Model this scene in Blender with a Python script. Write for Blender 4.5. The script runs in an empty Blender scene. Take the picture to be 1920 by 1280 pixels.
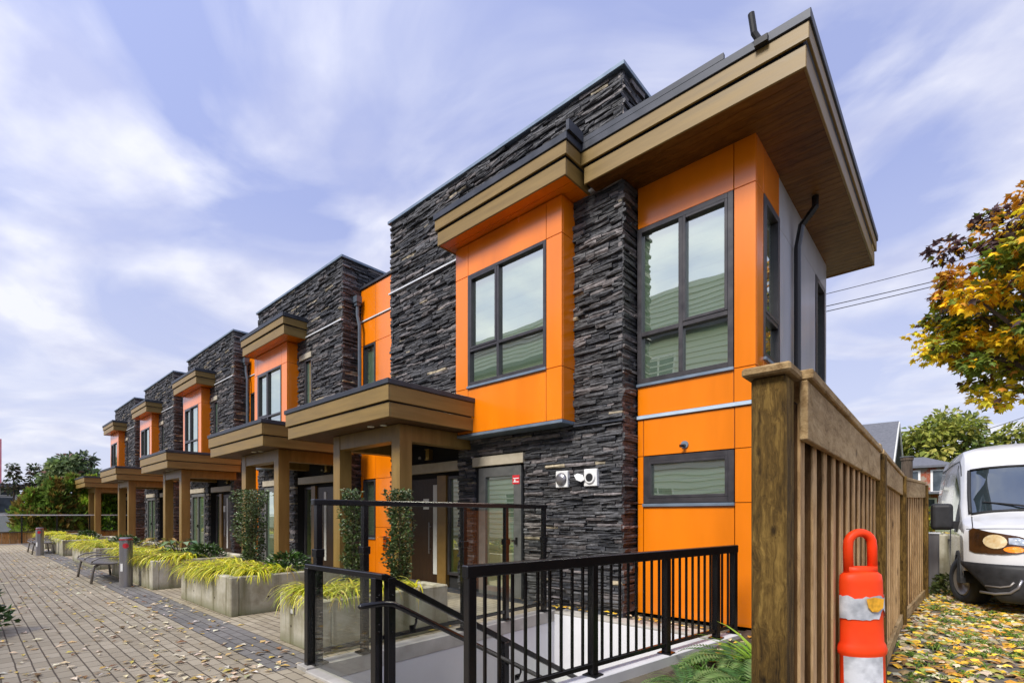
import bpy, math, random
from mathutils import Vector, Matrix, noise as mnoise
R = math.radians
rnd = random.Random(11)
sc = bpy.context.scene
col = sc.collection
H = 1.5
TH = math.atan2(840, 930)

# ------------------------------------------------------------------ materials
def srgb(r, g, b):
    f = lambda c: (c/255/12.92) if c <= 10 else ((c/255+0.055)/1.055)**2.4
    return (f(r), f(g), f(b), 1)
def new_mat(name):
    m = bpy.data.materials.new(name); m.use_nodes = True
    nt = m.node_tree
    return m, nt, nt.nodes, nt.links, nt.nodes['Principled BSDF']
def N(nt, t, **kw):
    n = nt.nodes.new(t)
    for k, v in kw.items():
        if k.startswith('i_'): n.inputs[int(k[2:]) if k[2:].isdigit() else k[2:]].default_value = v
        else: setattr(n, k, v)
    return n
def ramp(nt, stops):
    n = nt.nodes.new('ShaderNodeValToRGB')
    e = n.color_ramp.elements
    while len(e) < len(stops): e.new(0.5)
    for el, (p, c) in zip(e, stops):
        el.position = p; el.color = c if len(c) == 4 else (*c, 1)
    return n
def coords(nt, scale=(1, 1, 1), which='Object'):
    tc = N(nt, 'ShaderNodeTexCoord'); mp = N(nt, 'ShaderNodeMapping')
    mp.inputs['Scale'].default_value = scale
    nt.links.new(tc.outputs[which], mp.inputs['Vector'])
    return mp.outputs['Vector']
def bump(nt, bsdf, sock, strength=0.3, dist=0.02):
    b = N(nt, 'ShaderNodeBump'); b.inputs['Strength'].default_value = strength; b.inputs['Distance'].default_value = dist
    nt.links.new(sock, b.inputs['Height']); nt.links.new(b.outputs['Normal'], bsdf.inputs['Normal'])
def mat_noise(name, c1, c2, scale=6, rough=0.6, detail=6, stretch=(1, 1, 1), bstr=0.15, bscale=40, spec=0.5, metal=0, rvar=0.1, lo=0.3, hi=0.7):
    m, nt, nd, lk, b = new_mat(name)
    v = coords(nt, stretch)
    n = N(nt, 'ShaderNodeTexNoise'); n.inputs['Scale'].default_value = scale; n.inputs['Detail'].default_value = detail
    lk.new(v, n.inputs['Vector'])
    r = ramp(nt, [(lo, (*c1, 1)), (hi, (*c2, 1))]); lk.new(n.outputs['Fac'], r.inputs['Fac'])
    lk.new(r.outputs['Color'], b.inputs['Base Color'])
    n2 = N(nt, 'ShaderNodeTexNoise'); n2.inputs['Scale'].default_value = bscale; n2.inputs['Detail'].default_value = 4
    lk.new(v, n2.inputs['Vector'])
    if bstr: bump(nt, b, n2.outputs['Fac'], bstr, 0.01)
    mr = N(nt, 'ShaderNodeMapRange'); mr.inputs['To Min'].default_value = max(0.02, rough-rvar); mr.inputs['To Max'].default_value = min(1, rough+rvar)
    lk.new(n.outputs['Fac'], mr.inputs['Value']); lk.new(mr.outputs['Result'], b.inputs['Roughness'])
    b.inputs['Specular IOR Level'].default_value = spec; b.inputs['Metallic'].default_value = metal
    return m
def mat_col(name, rough=0.7, trans=0.0, bscale=30, bstr=0.2, spec=0.3, var=0.25, stretch=(1, 1, 1), vs=8):
    """colour attribute per piece, broken up by noise"""
    m, nt, nd, lk, b = new_mat(name)
    at = N(nt, 'ShaderNodeAttribute', attribute_name='Col')
    v = coords(nt, stretch)
    n = N(nt, 'ShaderNodeTexNoise'); n.inputs['Scale'].default_value = vs; n.inputs['Detail'].default_value = 7
    lk.new(v, n.inputs['Vector'])
    mr = N(nt, 'ShaderNodeMapRange'); mr.inputs['From Min'].default_value = 0.3; mr.inputs['From Max'].default_value = 0.7
    mr.inputs['To Min'].default_value = 1-var; mr.inputs['To Max'].default_value = 1+var
    lk.new(n.outputs['Fac'], mr.inputs['Value'])
    mx = N(nt, 'ShaderNodeVectorMath', operation='SCALE'); lk.new(at.outputs['Color'], mx.inputs[0]); lk.new(mr.outputs['Result'], mx.inputs['Scale'])
    lk.new(mx.outputs[0], b.inputs['Base Color'])
    b.inputs['Roughness'].default_value = rough; b.inputs['Specular IOR Level'].default_value = spec
    if bstr:
        n2 = N(nt, 'ShaderNodeTexNoise'); n2.inputs['Scale'].default_value = bscale; n2.inputs['Detail'].default_value = 5
        lk.new(v, n2.inputs['Vector']); bump(nt, b, n2.outputs['Fac'], bstr, 0.02)
    if trans:
        out = nd['Material Output']; tr = N(nt, 'ShaderNodeBsdfTranslucent'); ms = N(nt, 'ShaderNodeMixShader'); ms.inputs[0].default_value = trans
        lk.new(mx.outputs[0], tr.inputs['Color']); lk.new(b.outputs[0], ms.inputs[1]); lk.new(tr.outputs[0], ms.inputs[2]); lk.new(ms.outputs[0], out.inputs['Surface'])
    return m
def mat_glass(name, tint, refl, rough=0.01, gcol=(0.95, 0.98, 0.97)):
    m, nt, nd, lk, b = new_mat(name); nd.remove(b); out = nd['Material Output']
    t = N(nt, 'ShaderNodeBsdfTransparent'); t.inputs['Color'].default_value = (*tint, 1)
    g = N(nt, 'ShaderNodeBsdfGlossy'); g.inputs['Roughness'].default_value = rough; g.inputs['Color'].default_value = (*gcol, 1)
    lw = N(nt, 'ShaderNodeLayerWeight'); lw.inputs['Blend'].default_value = 0.5
    fr = N(nt, 'ShaderNodeMath', operation='POWER'); fr.inputs[1].default_value = 4.0; lk.new(lw.outputs['Facing'], fr.inputs[0])
    ad = N(nt, 'ShaderNodeMath', operation='MULTIPLY_ADD', use_clamp=True); ad.inputs[1].default_value = 0.9-refl; ad.inputs[2].default_value = refl
    lk.new(fr.outputs[0], ad.inputs[0])
    # slight waviness of float glass
    v = coords(nt, (1, 1, 1)); n = N(nt, 'ShaderNodeTexNoise'); n.inputs['Scale'].default_value = 1.3; n.inputs['Detail'].default_value = 1
    lk.new(v, n.inputs['Vector']); bp = N(nt, 'ShaderNodeBump'); bp.inputs['Strength'].default_value = 0.05; bp.inputs['Distance'].default_value = 0.05
    lk.new(n.outputs['Fac'], bp.inputs['Height']); lk.new(bp.outputs['Normal'], g.inputs['Normal'])
    ms = N(nt, 'ShaderNodeMixShader'); lk.new(ad.outputs[0], ms.inputs[0]); lk.new(t.outputs[0], ms.inputs[1]); lk.new(g.outputs[0], ms.inputs[2])
    lk.new(ms.outputs[0], out.inputs['Surface'])
    return m

def mat_wood(name, c1, c2, c3, along=2, rough=0.75, scale=1.0, bstr=0.6, use_col=False, knots=True):
    m, nt, nd, lk, b = new_mat(name)
    st = [9*scale, 9*scale, 9*scale]; st[along] = 0.55*scale
    v = coords(nt, tuple(st))
    d = N(nt, 'ShaderNodeTexNoise'); d.inputs['Scale'].default_value = 1.6; d.inputs['Detail'].default_value = 3
    lk.new(coords(nt, (2*scale, 2*scale, 1.3*scale)), d.inputs['Vector'])
    va = N(nt, 'ShaderNodeVectorMath', operation='MULTIPLY_ADD'); va.inputs[1].default_value = (1.5, 1.5, 1.5)
    lk.new(d.outputs['Color'], va.inputs[0]); lk.new(v, va.inputs[2])
    n = N(nt, 'ShaderNodeTexNoise'); n.inputs['Scale'].default_value = 2.2; n.inputs['Detail'].default_value = 9; n.inputs['Roughness'].default_value = 0.7
    lk.new(va.outputs[0], n.inputs['Vector'])
    big = N(nt, 'ShaderNodeTexNoise'); big.inputs['Scale'].default_value = 1.1*scale; big.inputs['Detail'].default_value = 4; lk.new(coords(nt, (1, 1, 0.6)), big.inputs['Vector'])
    r = ramp(nt, [(0.3, (*c1, 1)), (0.52, (*c2, 1)), (0.75, (*c3, 1))])
    ad = N(nt, 'ShaderNodeMath', operation='MULTIPLY_ADD'); ad.inputs[1].default_value = 0.5; ad.inputs[2].default_value = -0.25
    lk.new(big.outputs['Fac'], ad.inputs[0]); a2 = N(nt, 'ShaderNodeMath', operation='ADD'); lk.new(n.outputs['Fac'], a2.inputs[0]); lk.new(ad.outputs[0], a2.inputs[1])
    lk.new(a2.outputs[0], r.inputs['Fac'])
    colsock = r.outputs['Color']
    if use_col:
        at = N(nt, 'ShaderNodeAttribute', attribute_name='Col')
        mx = N(nt, 'ShaderNodeMixRGB', blend_type='MULTIPLY'); mx.inputs[0].default_value = 1
        lk.new(colsock, mx.inputs[1]); lk.new(at.outputs['Color'], mx.inputs[2]); colsock = mx.outputs[0]
    hs = n.outputs['Fac']
    if knots:
        vo = N(nt, 'ShaderNodeTexVoronoi'); vo.inputs['Scale'].default_value = 2.6*scale; kv = [1.6, 1.6, 1.6]; kv[along] = 0.9
        lk.new(coords(nt, tuple(kv)), vo.inputs['Vector'])
        kr = ramp(nt, [(0.05, (0.12, 0.1, 0.08, 1)), (0.16, (1, 1, 1, 1))]); lk.new(vo.outputs['Distance'], kr.inputs['Fac'])
        mx2 = N(nt, 'ShaderNodeMixRGB', blend_type='MULTIPLY'); mx2.inputs[0].default_value = 0.85
        lk.new(colsock, mx2.inputs[1]); lk.new(kr.outputs[0], mx2.inputs[2]); colsock = mx2.outputs[0]
    lk.new(colsock, b.inputs['Base Color']); b.inputs['Roughness'].default_value = rough; b.inputs['Specular IOR Level'].default_value = 0.25
    bump(nt, b, hs, bstr, 0.02)
    return m

M = {}
def panel_paint(name, c, rough=0.22):
    m, nt, nd, lk, b = new_mat(name)
    n = N(nt, 'ShaderNodeTexNoise'); n.inputs['Scale'].default_value = 0.9; n.inputs['Detail'].default_value = 5; lk.new(coords(nt, (2.2, 2.2, 0.5)), n.inputs['Vector'])
    mr = N(nt, 'ShaderNodeMapRange'); mr.inputs['From Min'].default_value = 0.25; mr.inputs['From Max'].default_value = 0.75; mr.inputs['To Min'].default_value = 0.80; mr.inputs['To Max'].default_value = 1.1; lk.new(n.outputs['Fac'], mr.inputs['Value'])
    at = N(nt, 'ShaderNodeRGB'); at.outputs[0].default_value = (*c, 1)
    mx = N(nt, 'ShaderNodeVectorMath', operation='SCALE'); lk.new(at.outputs[0], mx.inputs[0]); lk.new(mr.outputs[0], mx.inputs['Scale'])
    lk.new(mx.outputs[0], b.inputs['Base Color'])
    m2 = N(nt, 'ShaderNodeMapRange'); m2.inputs['To Min'].default_value = rough-0.05; m2.inputs['To Max'].default_value = rough+0.1; lk.new(n.outputs['Fac'], m2.inputs['Value'])
    lk.new(m2.outputs[0], b.inputs['Roughness'])
    n2 = N(nt, 'ShaderNodeTexNoise'); n2.inputs['Scale'].default_value = 120; lk.new(coords(nt), n2.inputs['Vector']); bump(nt, b, n2.outputs['Fac'], 0.04, 0.003)
    b.inputs['Specular IOR Level'].default_value = 0.6; b.inputs['Coat Weight'].default_value = 0.3; b.inputs['Coat Roughness'].default_value = 0.12
    return m
M['orange'] = panel_paint('orange_panel_paint', (0.78, 0.198, 0.002))
M['greypanel'] = panel_paint('grey_panel_paint', (0.42, 0.43, 0.46), 0.45)
M['fascia'] = mat_noise('taupe_fascia_paint', (0.165, 0.104, 0.024), (0.235, 0.152, 0.042), 3, 0.48, stretch=(0.4, 0.4, 4), bstr=0.08, bscale=18, spec=0.5)
M['post'] = mat_noise('taupe_post_paint', (0.175, 0.106, 0.024), (0.25, 0.157, 0.042), 3, 0.42, stretch=(3, 3, 0.4), bstr=0.08, bscale=18, spec=0.5)
M['soffit'] = mat_noise('dark_soffit_boards', (0.05, 0.025, 0.01), (0.11, 0.05, 0.018), 5, 0.5, stretch=(0.4, 5, 1), bstr=0.15, bscale=9)
M['woodsoffit'] = mat_wood('stained_soffit_boards', (0.06, 0.023, 0.004), (0.145, 0.06, 0.010), (0.22, 0.105, 0.02), along=0, rough=0.45, scale=0.8, bstr=0.15, knots=False)
M['lintel'] = mat_noise('greige_lintel_paint', (0.34, 0.30, 0.22), (0.44, 0.39, 0.3), 5, 0.5, bstr=0.05)
M['cap'] = mat_noise('dark_metal_flashing', (0.025, 0.03, 0.04), (0.05, 0.055, 0.07), 4, 0.5, metal=0.3, bstr=0.03)
M['bluecap'] = mat_noise('blue_grey_flashing', (0.15, 0.20, 0.26), (0.22, 0.28, 0.35), 4, 0.42, metal=0.4, bstr=0.02)
M['palecap'] = mat_noise('pale_blue_flashing', (0.38, 0.48, 0.58), (0.48, 0.58, 0.68), 4, 0.3, bstr=0.0)
M['whitemetal'] = mat_noise('pale_metal_flashing', (0.5, 0.52, 0.55), (0.65, 0.66, 0.68), 4, 0.35, bstr=0.02)
M['frame'] = mat_noise('bronze_window_frame', (0.030, 0.028, 0.032), (0.05, 0.046, 0.05), 8, 0.35, bstr=0.03)
M['doorframe'] = mat_noise('grey_door_frame', (0.075, 0.078, 0.075), (0.11, 0.11, 0.105), 8, 0.4, bstr=0.03)
M['pane'] = mat_glass('coated_window_glass', (0.72, 0.88, 0.76), 0.58, gcol=(0.95, 0.99, 0.88))
M['guardglass'] = mat_glass('clear_guard_glass', (0.975, 0.985, 0.955), 0.02)
M['blind'] = mat_noise('pale_window_blind', (0.55, 0.58, 0.48), (0.66, 0.68, 0.58), 1.2, 0.8, stretch=(0.2, 0.2, 7), bstr=0.0)
M['core'] = mat_noise('dark_sheathing', (0.012, 0.012, 0.013), (0.02, 0.02, 0.022), 5, 0.9, bstr=0)
M['stone'] = mat_col('charcoal_ledgestone', 0.62, bscale=26, bstr=0.7, spec=0.45, var=0.45, vs=14)
M['door'] = mat_wood('dark_walnut_door', (0.022, 0.011, 0.006), (0.035, 0.018, 0.009), (0.05, 0.026, 0.013), along=2, rough=0.35, scale=1.2, bstr=0.1, knots=False)
M['jamb'] = mat_noise('brown_jamb_paint', (0.16, 0.09, 0.02), (0.22, 0.13, 0.035), 5, 0.4, bstr=0.03)
M['sidelight'] = mat_noise('warm_curtain', (0.30, 0.30, 0.07), (0.40, 0.38, 0.10), 3, 0.8, bstr=0)
M['frosted'] = mat_noise('frosted_strip', (0.5, 0.5, 0.48), (0.6, 0.6, 0.58), 3, 0.3, bstr=0)
M['brass'] = mat_noise('brass', (0.55, 0.38, 0.10), (0.65, 0.48, 0.16), 9, 0.35, metal=0.7, bstr=0)
M['white'] = mat_noise('white_paint', (0.66, 0.66, 0.64), (0.78, 0.78, 0.76), 5, 0.45, bstr=0.02)
M['red'] = mat_noise('red_print', (0.5, 0.02, 0.03), (0.6, 0.03, 0.04), 5, 0.4, bstr=0)
M['fadedred'] = mat_noise('faded_red_cloth', (0.62, 0.18, 0.20), (0.72, 0.30, 0.32), 3, 0.8, bstr=0)
M['black'] = mat_noise('black_powder_coat', (0.006, 0.006, 0.007), (0.010, 0.009, 0.009), 3, 0.24, bstr=0, rvar=0.04)
M['blackplastic'] = mat_noise('black_plastic', (0.012, 0.012, 0.013), (0.022, 0.022, 0.024), 12, 0.55, bstr=0.0, spec=0.35)
M['downpipe'] = mat_noise('slate_downpipe', (0.06, 0.08, 0.10), (0.09, 0.11, 0.14), 6, 0.35, bstr=0)
M['wallpaint'] = mat_noise('pale_grey_stairwell_paint', (0.62, 0.62, 0.64), (0.72, 0.72, 0.73), 1.5, 0.7, bstr=0.05, bscale=20)
M['delin'] = mat_noise('orange_red_plastic', (0.88, 0.045, 0.006), (0.98, 0.075, 0.010), 5, 0.46, bstr=0.05, bscale=15, spec=0.25)
M['tape'] = mat_noise('scuffed_reflective_tape', (0.30, 0.32, 0.34), (0.72, 0.74, 0.76), 9, 0.35, bstr=0.25, bscale=25, lo=0.35, hi=0.6)
M['steel'] = mat_noise('brushed_steel', (0.24, 0.23, 0.24), (0.34, 0.33, 0.34), 6, 0.3, stretch=(1, 1, 0.08), metal=0.7, bstr=0)
M['benchmetal'] = mat_noise('grey_bench_metal', (0.16, 0.14, 0.13), (0.26, 0.24, 0.22), 5, 0.4, metal=0.4, bstr=0.05)
M['vanpaint'] = mat_noise('white_van_paint', (0.54, 0.545, 0.55), (0.68, 0.685, 0.70), 2.2, 0.2, bstr=0, spec=0.6)
M['vanpaint'].node_tree.nodes['Principled BSDF'].inputs['Coat Weight'].default_value = 0.6
M['vanglass'] = mat_glass('tinted_van_glass', (0.22, 0.27, 0.29), 0.22)
M['tyre'] = mat_noise('tyre_rubber', (0.010, 0.010, 0.011), (0.02, 0.02, 0.02), 12, 0.75, bstr=0.2, bscale=30)
M['rim'] = mat_noise('steel_rim', (0.28, 0.25, 0.22), (0.38, 0.35, 0.31), 5, 0.4, metal=0.6, bstr=0.02)
M['lampwarm'] = mat_noise('warm_headlamp_reflector', (0.80, 0.55, 0.25), (0.98, 0.86, 0.55), 16, 0.12, metal=0.4, bstr=0.5, bscale=22)
M['lampclear'] = mat_noise('clear_lamp_lens', (0.25, 0.3, 0.36), (0.55, 0.6, 0.66), 14, 0.1, metal=0.3, bstr=0.3, bscale=20)
M['lamporange'] = mat_noise('amber_lens', (0.85, 0.20, 0.008), (0.95, 0.32, 0.02), 10, 0.15, bstr=0.3, bscale=40)
M['lampdark'] = mat_noise('dark_lamp_housing', (0.025, 0.012, 0.005), (0.075, 0.03, 0.008), 5, 0.12, bstr=0)
M['leaf'] = mat_col('leaf', 0.55, trans=0.35, bstr=0, spec=0.35, var=0.25, vs=6)
M['gloss_leaf'] = mat_col('glossy_leaf', 0.35, trans=0.15, bstr=0, spec=0.5, var=0.2)
M['grassblade'] = mat_col('grass_blade', 0.5, trans=0.4, bstr=0, spec=0.3, var=0.12)
M['deadleaf'] = mat_col('fallen_leaf', 0.65, trans=0.1, bstr=0, spec=0.3, var=0.25, vs=40)
M['bark'] = mat_noise('bark', (0.05, 0.035, 0.025), (0.12, 0.09, 0.065), 7, 0.9, stretch=(3, 3, 0.5), bstr=0.8, bscale=10)
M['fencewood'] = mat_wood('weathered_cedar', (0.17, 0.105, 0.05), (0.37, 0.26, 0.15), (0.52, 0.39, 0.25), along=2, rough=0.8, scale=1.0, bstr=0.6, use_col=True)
M['railwood'] = mat_wood('weathered_cedar_rail', (0.19, 0.115, 0.045), (0.39, 0.27, 0.13), (0.55, 0.41, 0.23), along=1, rough=0.8, scale=1.0, bstr=0.6)
M['postwood'] = mat_wood('mossy_timber_post', (0.022, 0.012, 0.003), (0.13, 0.075, 0.016), (0.32, 0.20, 0.05), along=2, rough=0.8, scale=2.6, bstr=1.0)
M['soil'] = mat_noise('bed_soil', (0.035, 0.024, 0.016), (0.09, 0.065, 0.04), 14, 0.95, bstr=0.8, bscale=25)
M['brick'] = None
M['roofgrey'] = mat_noise('grey_shingle_roof', (0.085, 0.09, 0.105), (0.14, 0.145, 0.165), 7, 0.85, stretch=(1, 1, 4), bstr=0.4, bscale=14)
M['siding'] = mat_noise('pale_siding', (0.50, 0.50, 0.46), (0.58, 0.58, 0.54), 2, 0.6, bstr=0)
M['sagesiding'] = mat_noise('sage_lap_siding', (0.52, 0.53, 0.44), (0.60, 0.61, 0.51), 2, 0.6, stretch=(0.3, 1, 3), bstr=0.03)
M['darkglass'] = mat_noise('dark_house_window', (0.04, 0.05, 0.06), (0.1, 0.12, 0.14), 2, 0.1, bstr=0)

def mk_concrete():
    m, nt, nd, lk, b = new_mat('stained_concrete')
    n = N(nt, 'ShaderNodeTexNoise'); n.inputs['Scale'].default_value = 2.2; n.inputs['Detail'].default_value = 9; n.inputs['Roughness'].default_value = 0.65
    lk.new(coords(nt), n.inputs['Vector'])
    r = ramp(nt, [(0.25, (0.17, 0.14, 0.075, 1)), (0.48, (0.40, 0.37, 0.275, 1)), (0.72, (0.60, 0.57, 0.48, 1))]); lk.new(n.outputs['Fac'], r.inputs['Fac'])
    # run-down streaks from the rim
    s = N(nt, 'ShaderNodeTexNoise'); s.inputs['Scale'].default_value = 1; s.inputs['Detail'].default_value = 5; lk.new(coords(nt, (5, 5, 0.45)), s.inputs['Vector'])
    sr = ramp(nt, [(0.52, (0, 0, 0, 1)), (0.68, (1, 1, 1, 1))]); lk.new(s.outputs['Fac'], sr.inputs['Fac'])
    mx = N(nt, 'ShaderNodeMixRGB', blend_type='MIX'); mx.inputs[2].default_value = (0.13, 0.115, 0.05, 1)
    f = N(nt, 'ShaderNodeMath', operation='MULTIPLY'); f.inputs[1].default_value = 0.85; lk.new(sr.outputs[0], f.inputs[0]); lk.new(f.outputs[0], mx.inputs[0]); lk.new(r.outputs[0], mx.inputs[1])
    # moss along the foot
    tc = N(nt, 'ShaderNodeTexCoord'); sp = N(nt, 'ShaderNodeSeparateXYZ'); lk.new(tc.outputs['Object'], sp.inputs[0])
    mr = N(nt, 'ShaderNodeMapRange'); mr.inputs['From Min'].default_value = 0.0; mr.inputs['From Max'].default_value = 0.16; mr.inputs['To Min'].default_value = 0.62; mr.inputs['To Max'].default_value = 0.0
    lk.new(sp.outputs['Z'], mr.inputs['Value'])
    ad = N(nt, 'ShaderNodeMath', operation='MULTIPLY', use_clamp=True); lk.new(mr.outputs[0], ad.inputs[0]); nn = N(nt, 'ShaderNodeMath', operation='MULTIPLY'); nn.inputs[1].default_value = 2.2; lk.new(n.outputs['Fac'], nn.inputs[0]); lk.new(nn.outputs[0], ad.inputs[1])
    mx2 = N(nt, 'ShaderNodeMixRGB'); mx2.inputs[2].default_value = (0.09, 0.10, 0.02, 1); lk.new(ad.outputs[0], mx2.inputs[0]); lk.new(mx.outputs[0], mx2.inputs[1])
    lk.new(mx2.outputs[0], b.inputs['Base Color']); b.inputs['Roughness'].default_value = 0.85
    n2 = N(nt, 'ShaderNodeTexNoise'); n2.inputs['Scale'].default_value = 45; n2.inputs['Detail'].default_value = 6; lk.new(coords(nt), n2.inputs['Vector']); bump(nt, b, n2.outputs['Fac'], 0.25, 0.01)
    return m
M['concrete'] = mk_concrete()

M['plainconcrete'] = mat_noise('plain_concrete', (0.34, 0.32, 0.28), (0.52, 0.50, 0.46), 4, 0.85, bstr=0.25, bscale=45)
def mk_pavers(name, c1, c2, cm, bw=0.235, rh=0.118):
    m, nt, nd, lk, b = new_mat(name)
    v = coords(nt)
    wob = N(nt, 'ShaderNodeTexNoise'); wob.inputs['Scale'].default_value = 3; wob.inputs['Detail'].default_value = 2; lk.new(v, wob.inputs['Vector'])
    vm = N(nt, 'ShaderNodeVectorMath', operation='MULTIPLY_ADD'); vm.inputs[1].default_value = (0.012, 0.012, 0); lk.new(wob.outputs['Color'], vm.inputs[0]); lk.new(v, vm.inputs[2])
    br = N(nt, 'ShaderNodeTexBrick'); br.inputs['Scale'].default_value = 1; br.inputs['Brick Width'].default_value = bw; br.inputs['Row Height'].default_value = rh
    br.inputs['Mortar Size'].default_value = 0.007; br.inputs['Mortar Smooth'].default_value = 0.3; br.inputs['Bias'].default_value = 0.0
    br.inputs['Color1'].default_value = (*c1, 1); br.inputs['Color2'].default_value = (*c2, 1); br.inputs['Mortar'].default_value = (*cm, 1)
    lk.new(vm.outputs[0], br.inputs['Vector'])
    n = N(nt, 'ShaderNodeTexNoise'); n.inputs['Scale'].default_value = 0.7; n.inputs['Detail'].default_value = 8; n.inputs['Roughness'].default_value = 0.65; lk.new(v, n.inputs['Vector'])
    r = ramp(nt, [(0.3, (0.72, 0.70, 0.66, 1)), (0.7, (1.12, 1.10, 1.06, 1))]); lk.new(n.outputs['Fac'], r.inputs['Fac'])
    mx = N(nt, 'ShaderNodeMixRGB', blend_type='MULTIPLY'); mx.inputs[0].default_value = 1; lk.new(br.outputs['Color'], mx.inputs[1]); lk.new(r.outputs[0], mx.inputs[2])
    lk.new(mx.outputs[0], b.inputs['Base Color']); b.inputs['Roughness'].default_value = 0.8
    n2 = N(nt, 'ShaderNodeTexNoise'); n2.inputs['Scale'].default_value = 60; lk.new(v, n2.inputs['Vector'])
    h = N(nt, 'ShaderNodeMath', operation='MULTIPLY_ADD'); h.inputs[1].default_value = -1.0; lk.new(br.outputs['Fac'], h.inputs[0])
    h2 = N(nt, 'ShaderNodeMath', operation='MULTIPLY'); h2.inputs[1].default_value = 0.25; lk.new(n2.outputs['Fac'], h2.inputs[0]); lk.new(h2.outputs[0], h.inputs[2])
    bump(nt, b, h.outputs[0], 0.6, 0.008)
    return m
M['pavers'] = mk_pavers('taupe_pavers', (0.33, 0.285, 0.205), (0.425, 0.375, 0.28), (0.09, 0.07, 0.045))
M['darkpavers'] = mk_pavers('charcoal_pavers', (0.16, 0.155, 0.15), (0.22, 0.21, 0.20), (0.07, 0.06, 0.05))
M['brick'] = mk_pavers('red_brick', (0.30, 0.075, 0.035), (0.36, 0.10, 0.05), (0.3, 0.25, 0.2), 0.3, 0.1)
M['ground'] = mat_noise('dirt_ground', (0.06, 0.05, 0.035), (0.14, 0.12, 0.085), 3, 0.95, bstr=0.6, bscale=30)
M['alley'] = mat_noise('gravel_alley', (0.07, 0.062, 0.052), (0.17, 0.15, 0.125), 9, 0.95, bstr=0.9, bscale=45)
M['lawn'] = mat_noise('rough_lawn', (0.06, 0.09, 0.015), (0.16, 0.18, 0.03), 4, 0.95, bstr=0.8, bscale=30)

# ------------------------------------------------------------------ mesh builder
class MB:
    def __init__(s, f=None): s.v = []; s.f = []; s.m = []; s.c = []; s.col = (1, 1, 1); s.hascol = False; s.t = f
    def vert(s, x, y, z):
        if s.t: x, y, z = s.t(x, y, z)
        s.v.append((x, y, z)); s.c.append(s.col); return len(s.v)-1
    def face(s, idx, m=0): s.f.append(tuple(idx)); s.m.append(m)
    def color(s, c): s.col = tuple(c[:3]); s.hascol = True
    def box(s, x0, x1, y0, y1, z0, z1, m=0):
        b = len(s.v)
        for z in (z0, z1):
            for (x, y) in ((x0, y0), (x1, y0), (x1, y1), (x0, y1)): s.vert(x, y, z)
        for q in ((0, 3, 2, 1), (4, 5, 6, 7), (0, 1, 5, 4), (1, 2, 6, 5), (2, 3, 7, 6), (3, 0, 4, 7)): s.face([b+i for i in q], m)
    def bar(s, p, q, w, h, m=0, up=(0, 0, 1)):
        """rectangular bar from p to q, w across, h along up"""
        p = Vector(p); q = Vector(q); d = (q-p).normalized(); u = Vector(up)
        side = d.cross(u)
        if side.length < 1e-4: side = d.cross(Vector((1, 0, 0)))
        side.normalize(); u = side.cross(d).normalized(); b = len(s.v)
        for e in (p, q):
            for (a, c) in ((-1, -1), (1, -1), (1, 1), (-1, 1)):
                s.vert(*(e+side*(a*w/2)+u*(c*h/2)))
        for qd in ((0, 1, 2, 3), (7, 6, 5, 4), (0, 4, 5, 1), (1, 5, 6, 2), (2, 6, 7, 3), (3, 7, 4, 0)): s.face([b+i for i in qd], m)
    def tube(s, pts, r, n=8, m=0, caps=True):
        rs = r if isinstance(r, (list, tuple)) else [r]*len(pts)
        P = [Vector(p) for p in pts]; rings = []; prev = None
        for i, p in enumerate(P):
            d = (P[min(i+1, len(P)-1)]-P[max(i-1, 0)]).normalized()
            a = prev if prev is not None else (Vector((0, 0, 1)) if abs(d.z) < 0.9 else Vector((1, 0, 0)))
            a = (a-d*a.dot(d)); a.normalize(); prev = a; c = d.cross(a)
            rings.append([s.vert(*(p+(a*math.cos(2*math.pi*k/n)+c*math.sin(2*math.pi*k/n))*rs[i])) for k in range(n)])
        for i in range(len(rings)-1):
            for k in range(n): s.face((rings[i][k], rings[i][(k+1) % n], rings[i+1][(k+1) % n], rings[i+1][k]), m)
        if caps: s.face(list(reversed(rings[0])), m); s.face(rings[-1], m)
    def lathe(s, prof, n=20, c=(0, 0), m=0, sx=1, sy=1):
        rings = [[s.vert(c[0]+r*sx*math.cos(2*math.pi*k/n), c[1]+r*sy*math.sin(2*math.pi*k/n), z) for k in range(n)] for (r, z) in prof]
        for i in range(len(rings)-1):
            for k in range(n): s.face((rings[i][k], rings[i][(k+1) % n], rings[i+1][(k+1) % n], rings[i+1][k]), m)
        s.face(list(reversed(rings[0])), m); s.face(rings[-1], m)
    def grid(s, rows, m=0):
        ids = [[s.vert(*p) for p in r] for r in rows]
        for i in range(len(ids)-1):
            for j in range(len(ids[0])-1): s.face((ids[i][j], ids[i][j+1], ids[i+1][j+1], ids[i+1][j]), m)
    def build(s, name, mats, parent=None, bevel=0, smooth=False, subd=0):
        me = bpy.data.meshes.new(name); me.from_pydata(s.v, [], s.f)
        mats = mats if isinstance(mats, (list, tuple)) else [mats]
        for k in mats: me.materials.append(M[k] if isinstance(k, str) else k)
        if len(mats) > 1: me.polygons.foreach_set('material_index', s.m)
        if s.hascol:
            a = me.color_attributes.new('Col', 'FLOAT_COLOR', 'POINT')
            a.data.foreach_set('color', [x for c in s.c for x in (*c, 1)])
        if smooth: me.polygons.foreach_set('use_smooth', [True]*len(me.polygons))
        me.update()
        o = bpy.data.objects.new(name, me); col.objects.link(o)
        if parent: o.parent = parent
        if bevel:
            bm = o.modifiers.new('bevel', 'BEVEL'); bm.width = bevel; bm.segments = 1; bm.limit_method = 'ANGLE'
        if subd:
            sm = o.modifiers.new('subd', 'SUBSURF'); sm.levels = subd; sm.render_levels = subd
        return o
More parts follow.
